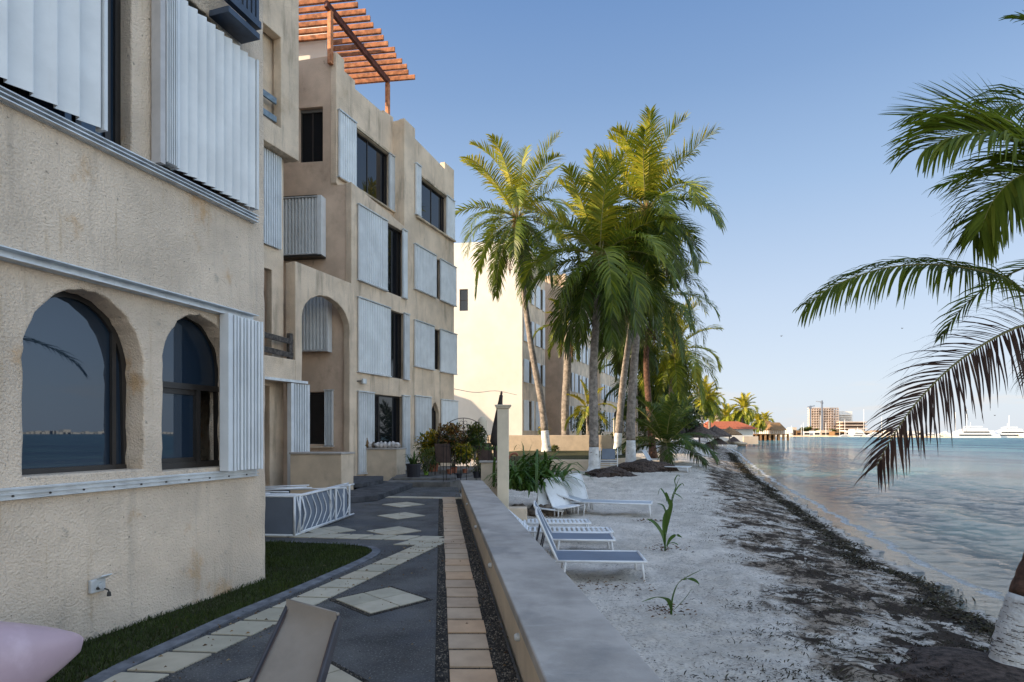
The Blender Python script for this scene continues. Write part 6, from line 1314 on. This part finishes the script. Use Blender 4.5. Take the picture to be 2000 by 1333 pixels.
for i, (a, b, top, Y) in enumerate(hs):
    t = thing('waterfront_house', '%s low waterfront building along the marina, counted from the pier' % wd[i], 'building', (0, 0, 0), 0, 'low buildings along the marina'); mb = MB(); mb.box((fx(a, Y), Y, -.2), (fx(b, Y), Y+8, fz(top, Y))); part(mb, 'wall', M[('farwhite', 'farwall', 'thatch', 'farwhite')[i % 4]], t)
    n = max(2, int((b-a)/2.6)); mb = MB()
    for k in range(n): x = lerp(fx(a, Y)+.5, fx(b, Y)-1.5, k/max(1, n-1)); mb.box((x, Y-.06, .6), (x+1.0, Y-.01, 2.0))
    part(mb, 'window', M['black'], t)
# motor yachts and masts
def yacht(label, px0, px1, Y, h, seed, decks=2):
    x0, x1 = fx(px0, Y), fx(px1, Y); L_ = x1-x0; t = thing('motor_yacht', label, 'yacht', ((x0+x1)/2, Y, WATER_Z), 0, 'yachts moored in the marina'); W = L_*.13
    def slabd(f0, f1, z0, z1, nm, m, rk=.12, wy=1.0):
        a, b = lerp(-L_/2, L_/2, f0), lerp(-L_/2, L_/2, f1); rr = (z1-z0)
        mb = MB(); mb.add([V(a, -W*wy, z0), V(b, -W*wy, z0), V(b, W*wy, z0), V(a, W*wy, z0), V(a+rr*rk*9, -W*wy*.9, z1), V(b-rr*.3, -W*wy*.9, z1), V(b-rr*.3, W*wy*.9, z1), V(a+rr*rk*9, W*wy*.9, z1)], [(3, 2, 1, 0), (4, 5, 6, 7), (0, 1, 5, 4), (1, 2, 6, 5), (2, 3, 7, 6), (3, 0, 4, 7)]); return part(mb, nm, M[m], t)
    slabd(.03, 1, -.2, h*.36, 'hull', 'gelcoat', -.12); 
    mb = MB(); mb.box((-L_*.32, -W*1.02, h*.19), (L_*.3, -W*.99, h*.27)); part(mb, 'hull_window', M['black'], t)
    slabd(.16, .9, h*.36, h*.62, 'main_deck', 'gelcoat', .25, .85)
    mb = MB(); mb.box((-L_*.22, -W*.86, h*.44), (L_*.28, -W*.82, h*.53)); part(mb, 'saloon_window', M['black'], t)
    slabd(.30, .78, h*.62, h*.82, 'flybridge', 'gelcoat', .3, .7)
    if decks > 2: slabd(.4, .68, h*.9, h, 'hardtop', 'gelcoat', .3, .6); mb = MB(); mb.tube([V(0, 0, h*.8), V(0, 0, h*1.3)], .08, 6); part(mb, 'mast', M['gelcoat'], t)
for i, (a, b, Y, h, d) in enumerate(((1846, 1945, 326, 6.6, 3), (1925, 2010, 327, 6.2, 3), (1985, 2080, 326, 5.8, 2), (1828, 1856, 328, 4.2, 2), (1800, 1830, 352, 3.6, 2), (1660, 1690, 395, 5.2, 3), (1690, 1725, 392, 4.0, 2), (1728, 1760, 384, 3.6, 2), (1762, 1795, 370, 3.8, 2), (1637, 1658, 402, 2.0, 2))):
    yacht(('largest white motor yacht right of the drooping frond', 'long white yacht overlapping the largest one at its stern', 'white yacht cut by the right frame edge', 'small cabin cruiser at the bow of the largest yacht', 'small white boat left of the cabin cruiser', 'white yacht with tall bridge in front of the low brown wing', 'white boat just right of the tall-bridged yacht', 'white boat seen through the drooping frond, left one', 'white boat seen through the drooping frond, right one', 'low dark-striped open boat left of the tall-bridged yacht')[i], a, b, Y, h, i, d)
for i, (px_, top, Y) in enumerate(((1602, 812, 450), (1613, 826, 450), (1565, 830, 450), (1569, 826, 450), (1687, 800, 440), (1650, 820, 450), (1722, 815, 430), (1888, 800, 360), (1866, 806, 360), (1971, 812, 360), (1546, 832, 450), (1640, 822, 450))):
    mb = MB(); mb.tube([V(fx(px_, Y), Y, 0), V(fx(px_, Y), Y, fz(top, Y))], .14, 6); tag(mb.build('sailboat_mast', M['gelcoat']), 'bare white mast of a moored sailboat standing %s' % ('before the taller crane', 'right of the taller crane', 'over the quay trees, left one', 'over the quay trees, right one', 'right of the white wing', 'before the white wing', 'behind the drooping frond', 'behind the largest yacht, right one', 'behind the largest yacht, left one', 'between the two long yachts', 'beside the pier end', 'before the unfinished floors')[i], 'mast', 'masts in the marina')
mk = MB(); c = gnd(1552, 862, WATER_Z); mk.tube([c-V(0, 0, .3), c+V(0, 0, 1.2)], .1, 6); mk.blob(c+V(0, 0, 1.3), .22, .22, .25, 1, .1, 8, 6); tag(mk.build('channel_marker', M['crane']), 'thin dark marker post standing in the water right of the pier', 'post')
# town across the bay, seen only in the window reflections
mb = MB(); r_ = random.Random(8)
for k in range(160): y = -700+k*14; w_ = r_.uniform(8, 24); mb.box((2600, y, -2), (2640, y+w_, r_.choice((5, 7, 8, 12, 18))*r_.uniform(.5, 1)))
o = mb.build('distant_shore', M['farwhite']); o['kind'] = 'structure'
